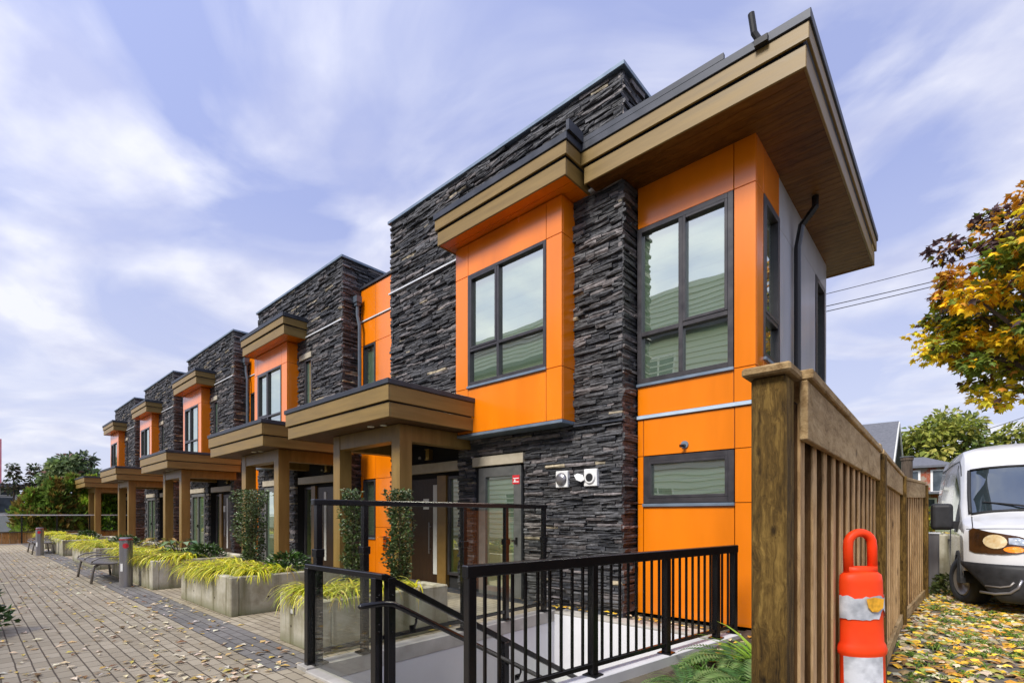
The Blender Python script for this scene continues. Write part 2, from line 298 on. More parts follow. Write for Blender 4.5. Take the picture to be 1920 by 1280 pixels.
def tag(o, label=None, cat=None, group=None, kind=None):
    if label: o['label'] = label
    if cat: o['category'] = cat
    if group: o['group'] = group
    if kind: o['kind'] = kind
    return o
def thing(name, label, cat, loc=(0, 0, 0), group=None, rz=0):
    o = bpy.data.objects.new(name, None); col.objects.link(o); o.location = loc; o.rotation_euler = (0, 0, rz); o.empty_display_size = 0.2
    return tag(o, label, cat, group)
def copy_tree(o, parent=None):
    c = o.copy(); col.objects.link(c); c.parent = parent
    for ch in [k for k in o.children]: copy_tree(ch, c)
    return c
def front(Y):   # wall facing -Y: (u, w, z) -> world
    return lambda u, w, z: (u, Y-w, z)
def side(X):    # wall facing +X
    return lambda u, w, z: (X+w, u, z)
def text_mesh(body, size, name, mat, parent, place, ext=0.004):
    cu = bpy.data.curves.new('t', 'FONT'); cu.body = body; cu.size = size; cu.extrude = ext; cu.align_x = 'CENTER'; cu.align_y = 'CENTER'
    to = bpy.data.objects.new('t', cu); col.objects.link(to)
    dg = bpy.context.evaluated_depsgraph_get(); me = bpy.data.meshes.new_from_object(to.evaluated_get(dg))
    bpy.data.objects.remove(to); me.name = name; me.materials.clear(); me.materials.append(M[mat])
    o = bpy.data.objects.new(name, me); col.objects.link(o); o.parent = parent; o.location = place; o.rotation_euler = (R(90), 0, 0)
    return o

# ------------------------------------------------------------------ camera, world, light
cam = bpy.data.cameras.new('camera'); co = bpy.data.objects.new('camera', cam); col.objects.link(co)
co.location = (0, 0, H); co.rotation_euler = (R(90), 0, TH)
cam.sensor_width = 36; cam.lens = 930/1920*36; cam.shift_y = 325/1920; cam.clip_start = 0.05; cam.clip_end = 1500
sc.camera = co
SUN_EL, SUN_AZ = R(46), R(178)     # azimuth measured from +Y clockwise (towards +X)
sd = Vector((math.sin(SUN_AZ)*math.cos(SUN_EL), math.cos(SUN_AZ)*math.cos(SUN_EL), math.sin(SUN_EL)))
sun = bpy.data.lights.new('sun', 'SUN'); sun.energy = 4.2; sun.angle = R(20); sun.color = (1, 0.95, 0.87)
so = bpy.data.objects.new('sun', sun); col.objects.link(so); so.rotation_euler = sd.to_track_quat('Z', 'Y').to_euler()
w = bpy.data.worlds.new('World'); sc.world = w; w.use_nodes = True; nt = w.node_tree; lk = nt.links
bg = nt.nodes['Background']
sky = N(nt, 'ShaderNodeTexSky', sky_type='NISHITA'); sky.sun_disc = False; sky.sun_elevation = SUN_EL; sky.sun_rotation = SUN_AZ; sky.air_density = 1.0; sky.dust_density = 1.5; sky.ozone_density = 2.0
tc = N(nt, 'ShaderNodeTexCoord'); sp = N(nt, 'ShaderNodeSeparateXYZ'); lk.new(tc.outputs['Generated'], sp.inputs[0])
za = N(nt, 'ShaderNodeMath', operation='MAXIMUM'); za.inputs[1].default_value = 0.0; lk.new(sp.outputs['Z'], za.inputs[0])
zb = N(nt, 'ShaderNodeMath', operation='ADD'); zb.inputs[1].default_value = 0.16; lk.new(za.outputs[0], zb.inputs[0])
dv = N(nt, 'ShaderNodeVectorMath', operation='DIVIDE'); cmb = N(nt, 'ShaderNodeCombineXYZ')
lk.new(sp.outputs['X'], cmb.inputs['X']); lk.new(sp.outputs['Y'], cmb.inputs['Y']); cm2 = N(nt, 'ShaderNodeCombineXYZ')
for k in 'XYZ': lk.new(zb.outputs[0], cm2.inputs[k])
lk.new(cmb.outputs[0], dv.inputs[0]); lk.new(cm2.outputs[0], dv.inputs[1])
mp = N(nt, 'ShaderNodeMapping'); mp.inputs['Rotation'].default_value = (0, 0, R(-25)); mp.inputs['Scale'].default_value = (1.25, 1.6, 1); mp.inputs['Location'].default_value = (0.6, 2.2, 0); lk.new(dv.outputs[0], mp.inputs['Vector'])
cn = N(nt, 'ShaderNodeTexNoise'); cn.inputs['Scale'].default_value = 1.0; cn.inputs['Detail'].default_value = 9; cn.inputs['Roughness'].default_value = 0.5; cn.inputs['Distortion'].default_value = 0.9; lk.new(mp.outputs[0], cn.inputs['Vector'])
cr = ramp(nt, [(0.42, (0, 0, 0, 1)), (0.60, (1, 1, 1, 1))]); lk.new(cn.outputs['Fac'], cr.inputs['Fac'])
sh = N(nt, 'ShaderNodeTexNoise'); sh.inputs['Scale'].default_value = 2.4; sh.inputs['Detail'].default_value = 7; lk.new(mp.outputs[0], sh.inputs['Vector'])
cc = ramp(nt, [(0.34, (0.52, 0.56, 0.80, 1)), (0.62, (0.90, 0.91, 1.0, 1))]); lk.new(sh.outputs['Fac'], cc.inputs['Fac'])
sk = N(nt, 'ShaderNodeVectorMath', operation='SCALE'); sk.inputs['Scale'].default_value = 0.10; lk.new(sky.outputs[0], sk.inputs[0])
# thin high veil over the blue, thicker cloud where the mask says
veil = N(nt, 'ShaderNodeMixRGB'); veil.inputs[0].default_value = 0.72; veil.inputs[2].default_value = (0.48, 0.55, 0.94, 1); lk.new(sk.outputs[0], veil.inputs[1])
hz = N(nt, 'ShaderNodeMapRange'); hz.inputs['From Min'].default_value = 0.0; hz.inputs['From Max'].default_value = 0.5; hz.inputs['To Min'].default_value = 0.72; hz.inputs['To Max'].default_value = 0.0; lk.new(za.outputs[0], hz.inputs['Value'])
mxf = N(nt, 'ShaderNodeMath', operation='MULTIPLY'); mxf.inputs[1].default_value = 0.85; lk.new(cr.outputs[0], mxf.inputs[0])
mixc = N(nt, 'ShaderNodeMixRGB'); lk.new(mxf.outputs[0], mixc.inputs[0]); lk.new(veil.outputs[0], mixc.inputs[1]); lk.new(cc.outputs[0], mixc.inputs[2])
mixh = N(nt, 'ShaderNodeMixRGB'); mixh.inputs[2].default_value = (0.86, 0.87, 0.92, 1); hm = N(nt, 'ShaderNodeMath', operation='MULTIPLY'); hm.inputs[1].default_value = 0.8; lk.new(hz.outputs[0], hm.inputs[0]); lk.new(hm.outputs[0], mixh.inputs[0]); lk.new(mixc.outputs[0], mixh.inputs[1])
dt = N(nt, 'ShaderNodeVectorMath', operation='DOT_PRODUCT'); dt.inputs[1].default_value = sd; lk.new(tc.outputs['Generated'], dt.inputs[0])
gl_ = N(nt, 'ShaderNodeMapRange', interpolation_type='SMOOTHSTEP'); gl_.inputs['From Min'].default_value = -0.1; gl_.inputs['From Max'].default_value = 1.0; gl_.inputs['To Min'].default_value = 1.0; gl_.inputs['To Max'].default_value = 1.35; lk.new(dt.outputs['Value'], gl_.inputs['Value'])
gsc = N(nt, 'ShaderNodeVectorMath', operation='SCALE'); lk.new(mixh.outputs[0], gsc.inputs[0]); lk.new(gl_.outputs[0], gsc.inputs['Scale'])
lk.new(gsc.outputs[0], bg.inputs['Color']); bg.inputs['Strength'].default_value = 0.92
sc.view_settings.view_transform = 'Standard'; sc.view_settings.look = 'None'; sc.view_settings.exposure = 0.22; sc.view_settings.gamma = 1
sc.cycles.max_bounces = 8; sc.cycles.transparent_max_bounces = 16; sc.cycles.caustics_reflective = False; sc.cycles.caustics_refractive = False
sc.cycles.use_denoising = True

# ------------------------------------------------------------------ building kit
def stones(mb, u0, u1, z0, z1, holes, seed):
    r = random.Random(seed); z = z0
    while z < z1-0.02:
        h = min(r.choice((0.034, 0.04, 0.046, 0.052, 0.062)), z1-z)
        if z1-(z+h) < 0.03: h = z1-z
        u = u0-0.0
        while u < u1-0.01:
            L = r.uniform(0.16, 0.62)
            if u+L > u1-0.08: L = u1-u
            segs = [(u, u+L)]
            for (a, b, c, d) in holes:
                if z+h > c+0.01 and z < d-0.01:
                    ns = []
                    for (s, e) in segs:
                        if e <= a or s >= b: ns.append((s, e)); continue
                        if s < a-0.015: ns.append((s, a))
                        if e > b+0.015: ns.append((b, e))
                    segs = ns
            for (s, e) in segs: stone(mb, r, s, e, z, z+h)
            u += L
        z += h
def stone(mb, r, s, e, z0, z1):
    t = r.random(); k = r.uniform(0.65, 1.5)
    if t < 0.02: c = (0.26*k, 0.22*k, 0.15*k)
    elif t < 0.22: c = (0.125*k, 0.112*k, 0.11*k)
    elif t < 0.45: c = (0.025*k, 0.0265*k, 0.031*k)
    else: c = (0.055*k, 0.055*k, 0.058*k)
    mb.color(c)
    g = 0.003; s += g; e -= g; z0 += g*0.6; z1 -= g*0.6
    n = max(1, int((e-s)/0.11)); d = r.uniform(-0.028, 0.032); rows = []
    zm = z0+(z1-z0)*r.uniform(0.35, 0.65); tilt = r.uniform(-0.012, 0.012)
    for (zz, dd) in ((z0, 0.0), (zm, 1.0), (z1, 0.25)):
        row = []
        for i in range(n+1):
            uu = s+(e-s)*i/n
            if 0 < i < n: uu += r.uniform(-0.02, 0.02)
            row.append(mb.vert(uu, d+dd*0.008+r.uniform(-0.011, 0.011)+tilt*(i/n-0.5)*2, zz))
        rows.append(row)
    for a in range(2):
        for i in range(n): mb.face((rows[a][i], rows[a][i+1], rows[a+1][i+1], rows[a+1][i]))
    bk = [mb.vert(s, -0.07, z0), mb.vert(e, -0.07, z0), mb.vert(e, -0.07, z1), mb.vert(s, -0.07, z1)]
    mb.face([bk[1]]+list(reversed(rows[0]))+[bk[0]]) if n == 1 else mb.face([bk[0], bk[1]]+list(reversed(rows[0])))
    mb.face([bk[2], bk[3]]+rows[2])
    mb.face([bk[3], bk[0], rows[0][0], rows[1][0], rows[2][0]]); mb.face([bk[1], bk[2], rows[2][-1], rows[1][-1], rows[0][-1]])
def panels(f, name, mat, parent, rects, th=0.03, sub=0.2, gap=0.0045, core=True):
    mb = MB(f)
    for (a, b, c, d) in rects: mb.box(a+gap, b-gap, -th, 0, c+gap, d-gap)
    o = mb.build(name, mat, parent, bevel=0.003)
    if core:
        mc = MB(f)
        for (a, b, c, d) in rects: mc.box(a+0.012 if a == min(r[0] for r in rects) else a, b-0.012 if b == max(r[1] for r in rects) else b, -sub, -th-0.002, c, d)
        mc.build('panel_backing', 'core', o)
    return o
def window(f, parent, u0, u1, z0, z1, mull=(), trans=(), sash=(), fr=0.055, dep=0.10, sill=True, blind='blind', frame='frame', name='window', blind_cover=1.0):
    """frame mesh is the part; panes, blind and sill are its pieces"""
    mb = MB(f); E = 0.012
    mb.box(u0, u0+fr, -dep, E, z0, z1); mb.box(u1-fr, u1, -dep, E, z0, z1)
    mb.box(u0+fr, u1-fr, -dep, E, z0, z0+fr); mb.box(u0+fr, u1-fr, -dep, E, z1-fr, z1)
    us = [u0+fr]+[x for m in mull for x in (m-fr*0.45, m+fr*0.45)]+[u1-fr]
    for m in mull: mb.box(m-fr*0.45, m+fr*0.45, -dep, E-0.004, z0+fr, z1-fr)
    zs = [z0+fr]+[x for t in trans for x in (t-fr*0.45, t+fr*0.45)]+[z1-fr]
    for t in trans:
        for i in range(0, len(us), 2): mb.box(us[i], us[i+1], -dep, E-0.006, t-fr*0.45, t+fr*0.45)
    for (i, j) in sash:
        a, b, c, d = us[2*i], us[2*i+1], zs[2*j], zs[2*j+1]; k = 0.04
        mb.box(a, a+k, -0.06, E+0.004, c, d); mb.box(b-k, b, -0.06, E+0.004, c, d); mb.box(a+k, b-k, -0.06, E+0.004, c, c+k); mb.box(a+k, b-k, -0.06, E+0.004, d-k, d)
    wo = mb.build(name, frame, parent, bevel=0.004)
    gl = MB(f)
    for i in range(0, len(us), 2):
        for j in range(0, len(zs), 2): gl.grid([[(us[i], -0.045, zs[j]), (us[i+1], -0.045, zs[j])], [(us[i], -0.045, zs[j+1]), (us[i+1], -0.045, zs[j+1])]])
    gl.build('pane', 'pane', wo)
    bl = MB(f); n = max(4, int((z1-z0)/0.16)); zt = z1; zb_ = z0
    for k in range(n):
        a = zb_+(zt-zb_)*k/n; b = zb_+(zt-zb_)*(k+1)/n
        bl.box(u0+0.02, u1-0.02, -dep-0.006, -dep+0.004+0.0*k, a+0.004, b)
    bl.build('blind', blind, wo)
    if sill:
        sm = MB(f); sm.box(u0-0.01, u1+0.01, -0.02, 0.035, z0-0.05, z0-0.006); sm.build('sill', 'bluecap', wo, bevel=0.005)
    return wo
def eave(parent, x0, x1, yf, yb, z0, sides=(1, 1), name='roof', capx=None, soffit='soffit', zs=(0.0, 0.24, 0.265, 0.45, 0.56), back=False, roofmat='cap'):
    """flat roof slab with a two-board fascia on front and ends"""
    a, b, c, d, e = zs; rec = 0.035
    body = MB(); body.box(x0+0.07, x1-0.07, yf+0.07, yb, z0+0.03, z0+e-0.03); ro = body.build(name, roofmat, parent)
    fm = MB()
    def ring(za, zb, o, t):
        fm.box(x0+o, x1-o, yf+o, yf+o+t, z0+za, z0+zb)
        if sides[0]: fm.box(x0+o, x0+o+t, yf+o+t, yb, z0+za, z0+zb)
        if sides[1]: fm.box(x1-o-t, x1-o, yf+o+t, yb, z0+za, z0+zb)
        if back: fm.box(x0+o+t, x1-o-t, yb-t, yb, z0+za, z0+zb)
    ring(a, b, rec, 0.03); ring(c, d, 0.0, 0.03); fm.build('fascia', 'fascia', ro, bevel=0.006)
    cm = MB(); o = -0.022
    cm.box(x0+o, x1-o, yf+o, yf+o+0.05, z0+d+0.004, z0+e)
    if sides[0]: cm.box(x0+o, x0+o+0.05, yf+o+0.05, yb, z0+d+0.004, z0+e)
    if sides[1]: cm.box(x1-o-0.05, x1-o, yf+o+0.05, yb, z0+d+0.004, z0+e)
    cm.build('flashing', 'cap', ro, bevel=0.006)
    sm = MB(); n = max(3, int((yb-yf-0.13)/0.14)); y0 = yf+0.066
    for k in range(n):
        ya = y0+(yb-y0)*k/n; yb2 = y0+(yb-y0)*(k+1)/n
        sm.box(x0+0.066, x1-0.066, ya+0.003, yb2-0.003, z0+0.012, z0+0.035)
    sm.build('soffit', soffit, ro)
    return ro
def bay(parent, x0, x1, wx0, wx1, mull, roofx0, roofx1, zt=6.31):
    """projecting orange box with a four-light window and its own eave"""
    Y = 6.02; z0, wz0, wz1 = 2.94, 3.78, 5.74
    p = panels(front(Y), 'bay_cladding', 'orange', parent, [(x0, wx0, z0, wz0-0.04), (wx0, wx1, z0, wz0-0.04), (wx1, x1, z0, wz0-0.04), (x0, wx0, wz0-0.04, wz1), (wx1, x1, wz0-0.04, wz1), (x0, wx0, wz1, zt), (wx0, wx1, wz1, zt), (wx1, x1, wz1, zt)])
    for X, sg in ((x1, 1), (x0, -1)):
        f = (lambda u, w, z, X=X, sg=sg: (X+sg*w, u, z))
        mb = MB(f)
        for (c, d) in ((z0, wz0-0.04), (wz0-0.04, wz1), (wz1, zt)): mb.box(Y+0.032, 6.42, -0.03, -0.0005, c+0.004, d-0.004)
        mb.build('side_panel', 'orange', p, bevel=0.003)
    bb = MB(); bb.box(x0-0.015, x1+0.015, Y-0.02, 6.36, z0-0.055, z0-0.006); bb.build('base_flashing', 'bluecap', p, bevel=0.006)
    u = MB(); u.box(x0+0.05, x1-0.05, Y+0.23, 6.42, z0+0.01, zt); u.build('bay_backing', 'core', p)
    window(front(Y), parent, wx0, wx1, wz0, wz1, (mull,), (4.40,), ((0, 1),), name='bay_window')
    eave(parent, roofx0, roofx1, 5.67, 6.42, zt, (1, 1), 'bay_roof', soffit='orange')  # orange light on the soffit is put into its board colour
def canopy(parent, x0, x1, posts, dx=0, soffit_lights=()):
    c = eave(parent, x0, x1, 4.25, 6.42, 2.98, (1, 1), 'entrance_canopy', zs=(0, 0.22, 0.24, 0.48, 0.565))
    for (lx, ly) in soffit_lights:
        l = MB(); l.lathe([(0.055, 2.983), (0.06, 2.987), (0.06, 2.991)], 14, (lx, ly)); l.build('soffit_light', 'white', c)
    for (a, b) in posts:
        m = MB(); m.box(a, b, 4.75, 5.0, 0, 2.985); 
        m.build('porch_post', 'post', parent, bevel=0.006)
    (a0, b0), (a1, b1) = posts
    m = MB(); m.box(b0+0.001, a1-0.001, 4.76, 4.99, 2.72, 2.988); m.box(a1+0.01, b1-0.01, 5.001, 6.40, 2.72, 2.988); m.box(a0+0.01, b0-0.01, 5.001, 6.40, 2.72, 2.988)
    m.build('porch_beam', 'post', parent, bevel=0.005)
def glass_door(parent, u0, u1, z1=2.35, leaves=1, sticker=False):
    Y = 6.34; fr = 0.17 if leaves == 1 else 0.12
    mull = () if leaves == 1 else ((u0+u1)/2,)
    d = window(front(Y), parent, u0, u1, 0.06, z1, mull, (), (), fr=fr, dep=0.055, sill=False, frame='doorframe', name='glass_door')
    h = MB(front(Y)); hx = u1-0.09 if leaves == 1 else (u0+u1)/2+0.045
    h.box(hx-0.012, hx+0.012, 0.013, 0.05, 1.0, 1.12); h.box(hx-0.012, hx+0.012-0.1, 0.04, 0.055, 1.05, 1.075); h.build('door_handle', 'black', d)
    if sticker:
        s = MB(front(Y)); s.box(u1-0.19, u1-0.03, 0.016, 0.019, 2.03, 2.18); st = s.build('warning_sticker', 'red', d)
        s = MB(front(Y)); s.box(u1-0.175, u1-0.045, 0.0195, 0.0205, 2.12, 2.135); s.box(u1-0.175, u1-0.045, 0.0195, 0.0205, 2.06, 2.075); s.box(u1-0.15, u1-0.12, 0.0195, 0.0205, 2.075, 2.11); s.build('sticker_print', 'white', d)
    return d
def lintel(parent, u0, u1, z0, z1, Y=6.34):
    m = MB(front(Y)); m.box(u0, u1, -0.06, 0.05, z0, z1); return m.build('lintel', 'lintel', parent, bevel=0.005)
def entry(parent, u0, u1, door, light, flip=False):
    """recessed walnut door, sidelight and head board"""
    Y = 6.55
    bk = MB(front(Y)); bk.box(u0, u1, -0.1, -0.06, 0, 2.97); bk.build('entry_lining', 'core', parent)
    d = MB(front(Y)); d.box(door[0], door[1], -0.05, 0.0, 0.05, 2.26); do = d.build('entry_door', 'door', parent, bevel=0.004)
    sx = door[1]-0.16 if not flip else door[0]+0.42
    s = MB(front(Y)); s.box(sx, sx+0.12, 0.001, 0.012, 0.28, 2.12); s.build('frosted_strip', 'frosted', do)
    h = MB(front(Y)); h.tube([(sx-0.09, 0.05, 0.7), (sx-0.09, 0.05, 1.35)], 0.012, 8); h.box(sx-0.1, sx-0.08, 0.0, 0.05, 0.78, 0.8); h.box(sx-0.1, sx-0.08, 0.0, 0.05, 1.25, 1.27); h.build('door_handle', 'steel', do)
    q = MB(front(Y)); q.box(sx-0.33, sx-0.15, 0.001, 0.01, 1.62, 1.84); q.build('number_plaque', 'white', do)
    lintel(parent, u0+0.1, u1-0.02, 2.36, 2.55, Y=6.42)
    jb = MB(front(Y))
    e0, e1 = (door[1], light[0]) if not flip else (light[1], door[0])
    jb.box(e0+0.01, e1-0.01, -0.05, 0.05, 0.05, 2.3); jb.build('door_jamb', 'jamb', parent, bevel=0.004)
    window(front(Y), parent, light[0], light[1], 0.3, 2.28, (), (), (), fr=0.06, dep=0.05, sill=False, blind='sidelight', name='sidelight')
    # small brass wall lamp and sensor over the door
    cx = (door[0]+door[1])/2
    l = MB(front(Y)); l.box(cx+0.1, cx+0.2, -0.06, 0.06, 2.66, 2.86); l.box(cx+0.085, cx+0.215, -0.04, 0.075, 2.86, 2.875); l.box(cx+0.085, cx+0.215, -0.04, 0.075, 2.645, 2.66); l.build('entry_lamp', 'brass', parent, bevel=0.004)
    b = MB(front(Y)); b.lathe([(0.03, 2.70), (0.035, 2.72), (0.02, 2.75)], 10, (cx-0.2, -0.02)); b.build('motion_sensor', 'white', parent)
    return do, sx
def downpipe(parent, x, y, z0, z1, f=None):
    m = MB(); m.box(x-0.09, x+0.09, y-0.1, y+0.05, z1-0.16, z1); m.box(x-0.06, x+0.06, y-0.08, y+0.03, z1-0.24, z1-0.16)
    m.tube([(x, y-0.02, z1-0.22), (x, y-0.02, z1-0.5), (x+0.06, y+0.0, z1-0.75), (x+0.06, y+0.0, z0)], 0.045, 8)
    return m.build('downpipe', 'downpipe', parent, smooth=False)
def gap_wall(parent, x0, x1):
    """recessed orange wall between two stone blocks"""
    Y = 6.85; w0, w1 = x0+0.12, x0+0.66
    rects = [(x0, w1+0.02, 5.80, 6.40), (w1+0.02, x1, 5.80, 6.40), (x0, w1+0.02, 6.44, 7.24), (w1+0.02, x1, 6.44, 7.24), (w1+0.02, x1, 3.7, 5.80), (x0, w0, 3.7, 5.80), (w0, w1+0.02, 3.2, 3.7), (w1+0.02, x1, 2.4, 3.7), (x0, w0, 0.06, 3.7),
             (w0, w1+0.02, 2.40, 3.2), (w1+0.02, x1-0.16, 1.2, 2.4), (x1-0.16, x1, 1.2, 2.4), (w1+0.02, x1, 0.06, 1.2), (w0, w1+0.02, 0.06, 0.9)]
    p = panels(front(Y), 'gap_cladding', 'orange', parent, rects)
    window(front(Y), parent, w0+0.005, w1+0.015, 3.72, 5.79, (), (4.4,), (), fr=0.05, name='gap_window')
    window(front(Y), parent, w0+0.005, w1+0.015, 0.95, 2.38, (), (), (), fr=0.05, name='gap_window')
    t = MB(front(Y)); t.box(x0, x1, -0.02, 0.03, 6.405, 6.435); t.build('trim_strip', 'whitemetal', p)
    c = MB(front(Y)); c.box(x0, x1, -0.4, 0.04, 7.245, 7.31); c.build('gap_flashing', 'cap', p, bevel=0.005)
    k = MB(); k.box(x0, x1, Y+0.22, 8.6, 0, 7.2); k.build('gap_backing', 'core', p)
    b = MB(front(Y)); b.box(x0+1.0, x0+1.16, 0.0, 0.10, 0.72, 0.98); b.box(x0+0.98, x0+1.18, 0.0, 0.12, 0.98, 1.0); b.tube([(x0+0.95, 0.06, 0.86), (x0+1.03, 0.06, 0.86)], 0.025, 8); b.build('meter_box', 'orange', parent, bevel=0.004)

def block(parent, x0, x1, holes, ztop=7.9, depth=3.0, ret_l=True, ret_r=True, seed=1, rback=0.5):
    """charcoal ledgestone front with returned corners and a metal parapet cap"""
    e0, e1 = holes[0][0], holes[0][1]; k = MB()
    k.box(x0+0.05, x1-0.05, 6.42, 6.34+depth, 2.985, ztop-0.02)
    if e0 > x0+0.06: k.box(x0+0.05, e0, 6.42, 6.34+depth, 0, 2.984)
    if e1 < x1-0.06: k.box(e1, x1-0.05, 6.42, 6.34+depth, 0, 2.984)
    k.box(max(e0, x0+0.05)+0.001, min(e1, x1-0.05)-0.001, 6.66, 6.34+depth, 0, 2.984)
    k.build('block_backing', 'core', parent)
    m = MB(front(6.34)); stones(m, x0, x1, 0.09, ztop, holes, seed)
    m.t = side(x1)
    stones(m, 6.34, 6.34+0.72, 0.09, ztop, [], seed+50); stones(m, 7.06, 6.34+depth, 5.9, ztop, [], seed+51)
    m.t = lambda u, w, z: (x0-w, u, z)
    stones(m, 6.34, 6.34+0.72, 0.09, ztop, [], seed+60); stones(m, 7.06, 6.34+depth, 6.9, ztop, [], seed+61)
    so_ = m.build('stone_wall', 'stone', parent)
    b = MB(); b.box(x0-0.02, x1+0.02, 6.32, 6.41, 0.0, 0.085); b.build('base_flashing', 'cap', so_)
    c = MB(); o = 0.055
    c.box(x0-o, x1+o, 6.34-o, 6.34+0.16, ztop+0.002, ztop+0.065); c.box(x1-0.16, x1+o, 6.501, 6.34+depth, ztop+0.002, ztop+0.065); c.box(x0-o, x0+0.16, 6.501, 6.34+depth, ztop+0.002, ztop+0.065)
    c.build('parapet_cap', 'bluecap', parent, bevel=0.006)
    t = MB(front(6.34)); t.box(x0-0.03, x1+0.02, -0.02, 0.05, 6.345, 6.375); t.build('flashing_or_shade_strip', 'whitemetal', so_)
    return so_

# ------------------------------------------------------------------ corner townhouse
h1 = thing('corner_townhouse', 'nearest townhouse, with tall orange corner window, deep brown eave and grey end wall', 'house', (0, 0, 0), 'townhouses in the row')
block(h1, -9.33, -3.59, [(-9.33, -7.1, 0, 3.0), (-6.68, -5.43, 0.06, 2.56), (-6.78, -4.47, 2.95, 6.35)], depth=3.0, seed=3)
ch = MB(front(6.34)); ch.box(-4.42, -3.56, -0.02, 0.045, 2.85, 2.875); ch.build('flashing_or_shade_strip', 'cap', h1)  # dark strip standing in for the shadow line of a thin ledge
bay(h1, -6.82, -4.43, -6.49, -4.73, -5.76, -6.99, -4.10)
YO = 6.71
panels(front(YO), 'front_cladding', 'orange', h1, [(-3.55, -2.18, 5.72, 6.33), (-2.18, -1.91, 5.72, 6.33), (-2.18, -1.91, 3.40, 5.72), (-3.55, -2.18, 2.96, 3.40), (-2.18, -1.91, 2.96, 3.40),
    (-3.55, -3.455, 2.36, 2.90), (-3.455, -2.17, 2.36, 2.90), (-2.17, -1.91, 2.36, 2.90), (-3.55, -3.455, 1.66, 2.36), (-2.17, -1.91, 1.66, 2.36), (-3.55, -3.455, 0.06, 1.66), (-3.455, -2.17, 0.06, 1.66), (-2.17, -1.91, 0.06, 1.66)])
t = MB(front(YO)); t.box(-3.55, -1.90, -0.02, 0.03, 2.905, 2.955); t.build('trim_strip', 'palecap', h1, bevel=0.004)
window(front(YO), h1, -3.55, -2.185, 3.43, 5.715, (-2.89,), (4.15,), ((1, 1),), fr=0.07, name='corner_window')
window(front(YO), h1, -3.45, -2.175, 1.67, 2.35, (), (), ((0, 0),), fr=0.075, name='slot_window')
lt = MB(front(YO)); lt.tube([(-2.83, 0.0, 2.475), (-2.83, 0.02, 2.475)], 0.052, 18); lo = lt.build('hose_bib_plate', 'bluecap', h1, smooth=False)
lt = MB(front(YO)); lt.tube([(-2.83, 0.02, 2.465), (-2.83, 0.07, 2.455), (-2.86, 0.10, 2.45)], 0.022, 10); lt.build('hose_bib_tap', 'black', lo)
XS = -1.91
pw = panels(side(XS), 'end_cladding', 'orange', h1, [(6.745, 7.03, 5.72, 6.33), (7.03, 7.79, 5.72, 6.33), (6.745, 7.03, 3.40, 5.72), (6.745, 7.03, 0.06, 3.40), (7.03, 7.79, 0.06, 3.55)], sub=0.15)
window(side(XS), h1, 7.035, 7.785, 3.58, 5.71, (), (4.15,), ((0, 1),), fr=0.06, name='end_window')
panels(side(XS-0.01), 'grey_cladding', 'greypanel', h1, [(7.80, 9.0, 5.62, 6.33), (7.80, 9.0, 2.9, 5.62), (9.0, 11.2, 5.82, 6.33), (9.0, 10.22, 2.9, 5.82), (11.05, 11.2, 2.9, 5.82), (7.80, 11.2, 0.06, 2.9)], sub=0.15)
window(side(XS-0.01), h1, 10.23, 11.04, 2.95, 5.80, (), (3.75,), ((0, 1),), fr=0.06, name='end_window')
kb = MB(); kb.box(-3.54, -2.12, 6.93, 11.19, 0, 6.3); kb.box(-3.55, -1.95, 11.19, 11.2, 0, 6.3); kb.build('house_core', 'core', h1)
rr = eave(h1, -4.10, -1.19, 6.03, 11.81, 6.31, (0, 1), 'main_roof', soffit='woodsoffit', back=True)
up = MB(); up.box(-4.09, -2.07, 6.012, 6.06, 6.875, 6.95); up.box(-4.09, -4.04, 5.655, 6.01, 6.875, 7.02); up.build('upstand_flashing', 'cap', rr)
pp = MB(); pp.tube([(-1.66, 6.02, 6.80), (-1.72, 5.97, 6.92), (-1.74, 5.93, 7.12)], 0.035, 10); pp.box(-1.72, -1.58, 5.96, 6.02, 6.76, 6.83); pp.build('vent_pipe', 'blackplastic', rr)
dp = MB(); dp.tube([(-1.62, 8.62, 6.30), (-1.62, 8.62, 6.14), (-1.80, 8.60, 5.92), (-1.85, 8.58, 5.6), (-1.85, 8.58, 0.1)], 0.05, 10); dp.build('downpipe', 'black', h1)
canopy(h1, -9.84, -6.33, ((-8.9, -8.66), (-6.98, -6.75)), soffit_lights=((-7.39, 4.62), (-7.13, 4.70)))
gd = glass_door(h1, -6.54, -5.51, sticker=True); lintel(h1, -6.67, -5.44, 2.38, 2.55)
dn, sx = entry(h1, -9.2, -7.12, (-8.85, -7.95), (-7.66, -7.22))
text_mesh('21', 0.14, 'house_number', 'black', dn, (sx-0.24, 6.55-0.0125, 1.72))
for (cx, kind) in ((-4.63, 0), (-4.10, 1)):
    v = MB(front(6.34)); v.box(cx-0.115, cx+0.115, -0.02, 0.06, 1.93, 2.19); vo = v.build('wall_vent', 'white', h1, bevel=0.008)
    v = MB(front(6.34))
    if kind == 0:
        v.tube([(cx, 0.06, 2.06), (cx, 0.075, 2.06), (cx, 0.10, 2.06), (cx, 0.115, 2.06)], [0.10, 0.10, 0.085, 0.03], 22); v.build('vent_hood', 'steel', vo, smooth=True)
    else:
        v.tube([(cx, 0.06, 2.06), (cx, 0.085, 2.06)], [0.10, 0.085], 22); v.tube([(cx, 0.086, 2.06), (cx, 0.088, 2.06)], 0.062, 22, 1); v.build('vent_hood', ['white', 'blackplastic'], vo)
        v = MB(front(6.34)); v.grid([[(cx-0.25, 0.12, 2.10), (cx-0.20, 0.10, 2.13)], [(cx-0.20, 0.13, 2.03), (cx-0.10, 0.10, 2.10)], [(cx-0.13, 0.11, 2.0), (cx-0.08, 0.09, 2.03)]]); v.build('vent_flap', 'white', vo, smooth=True)

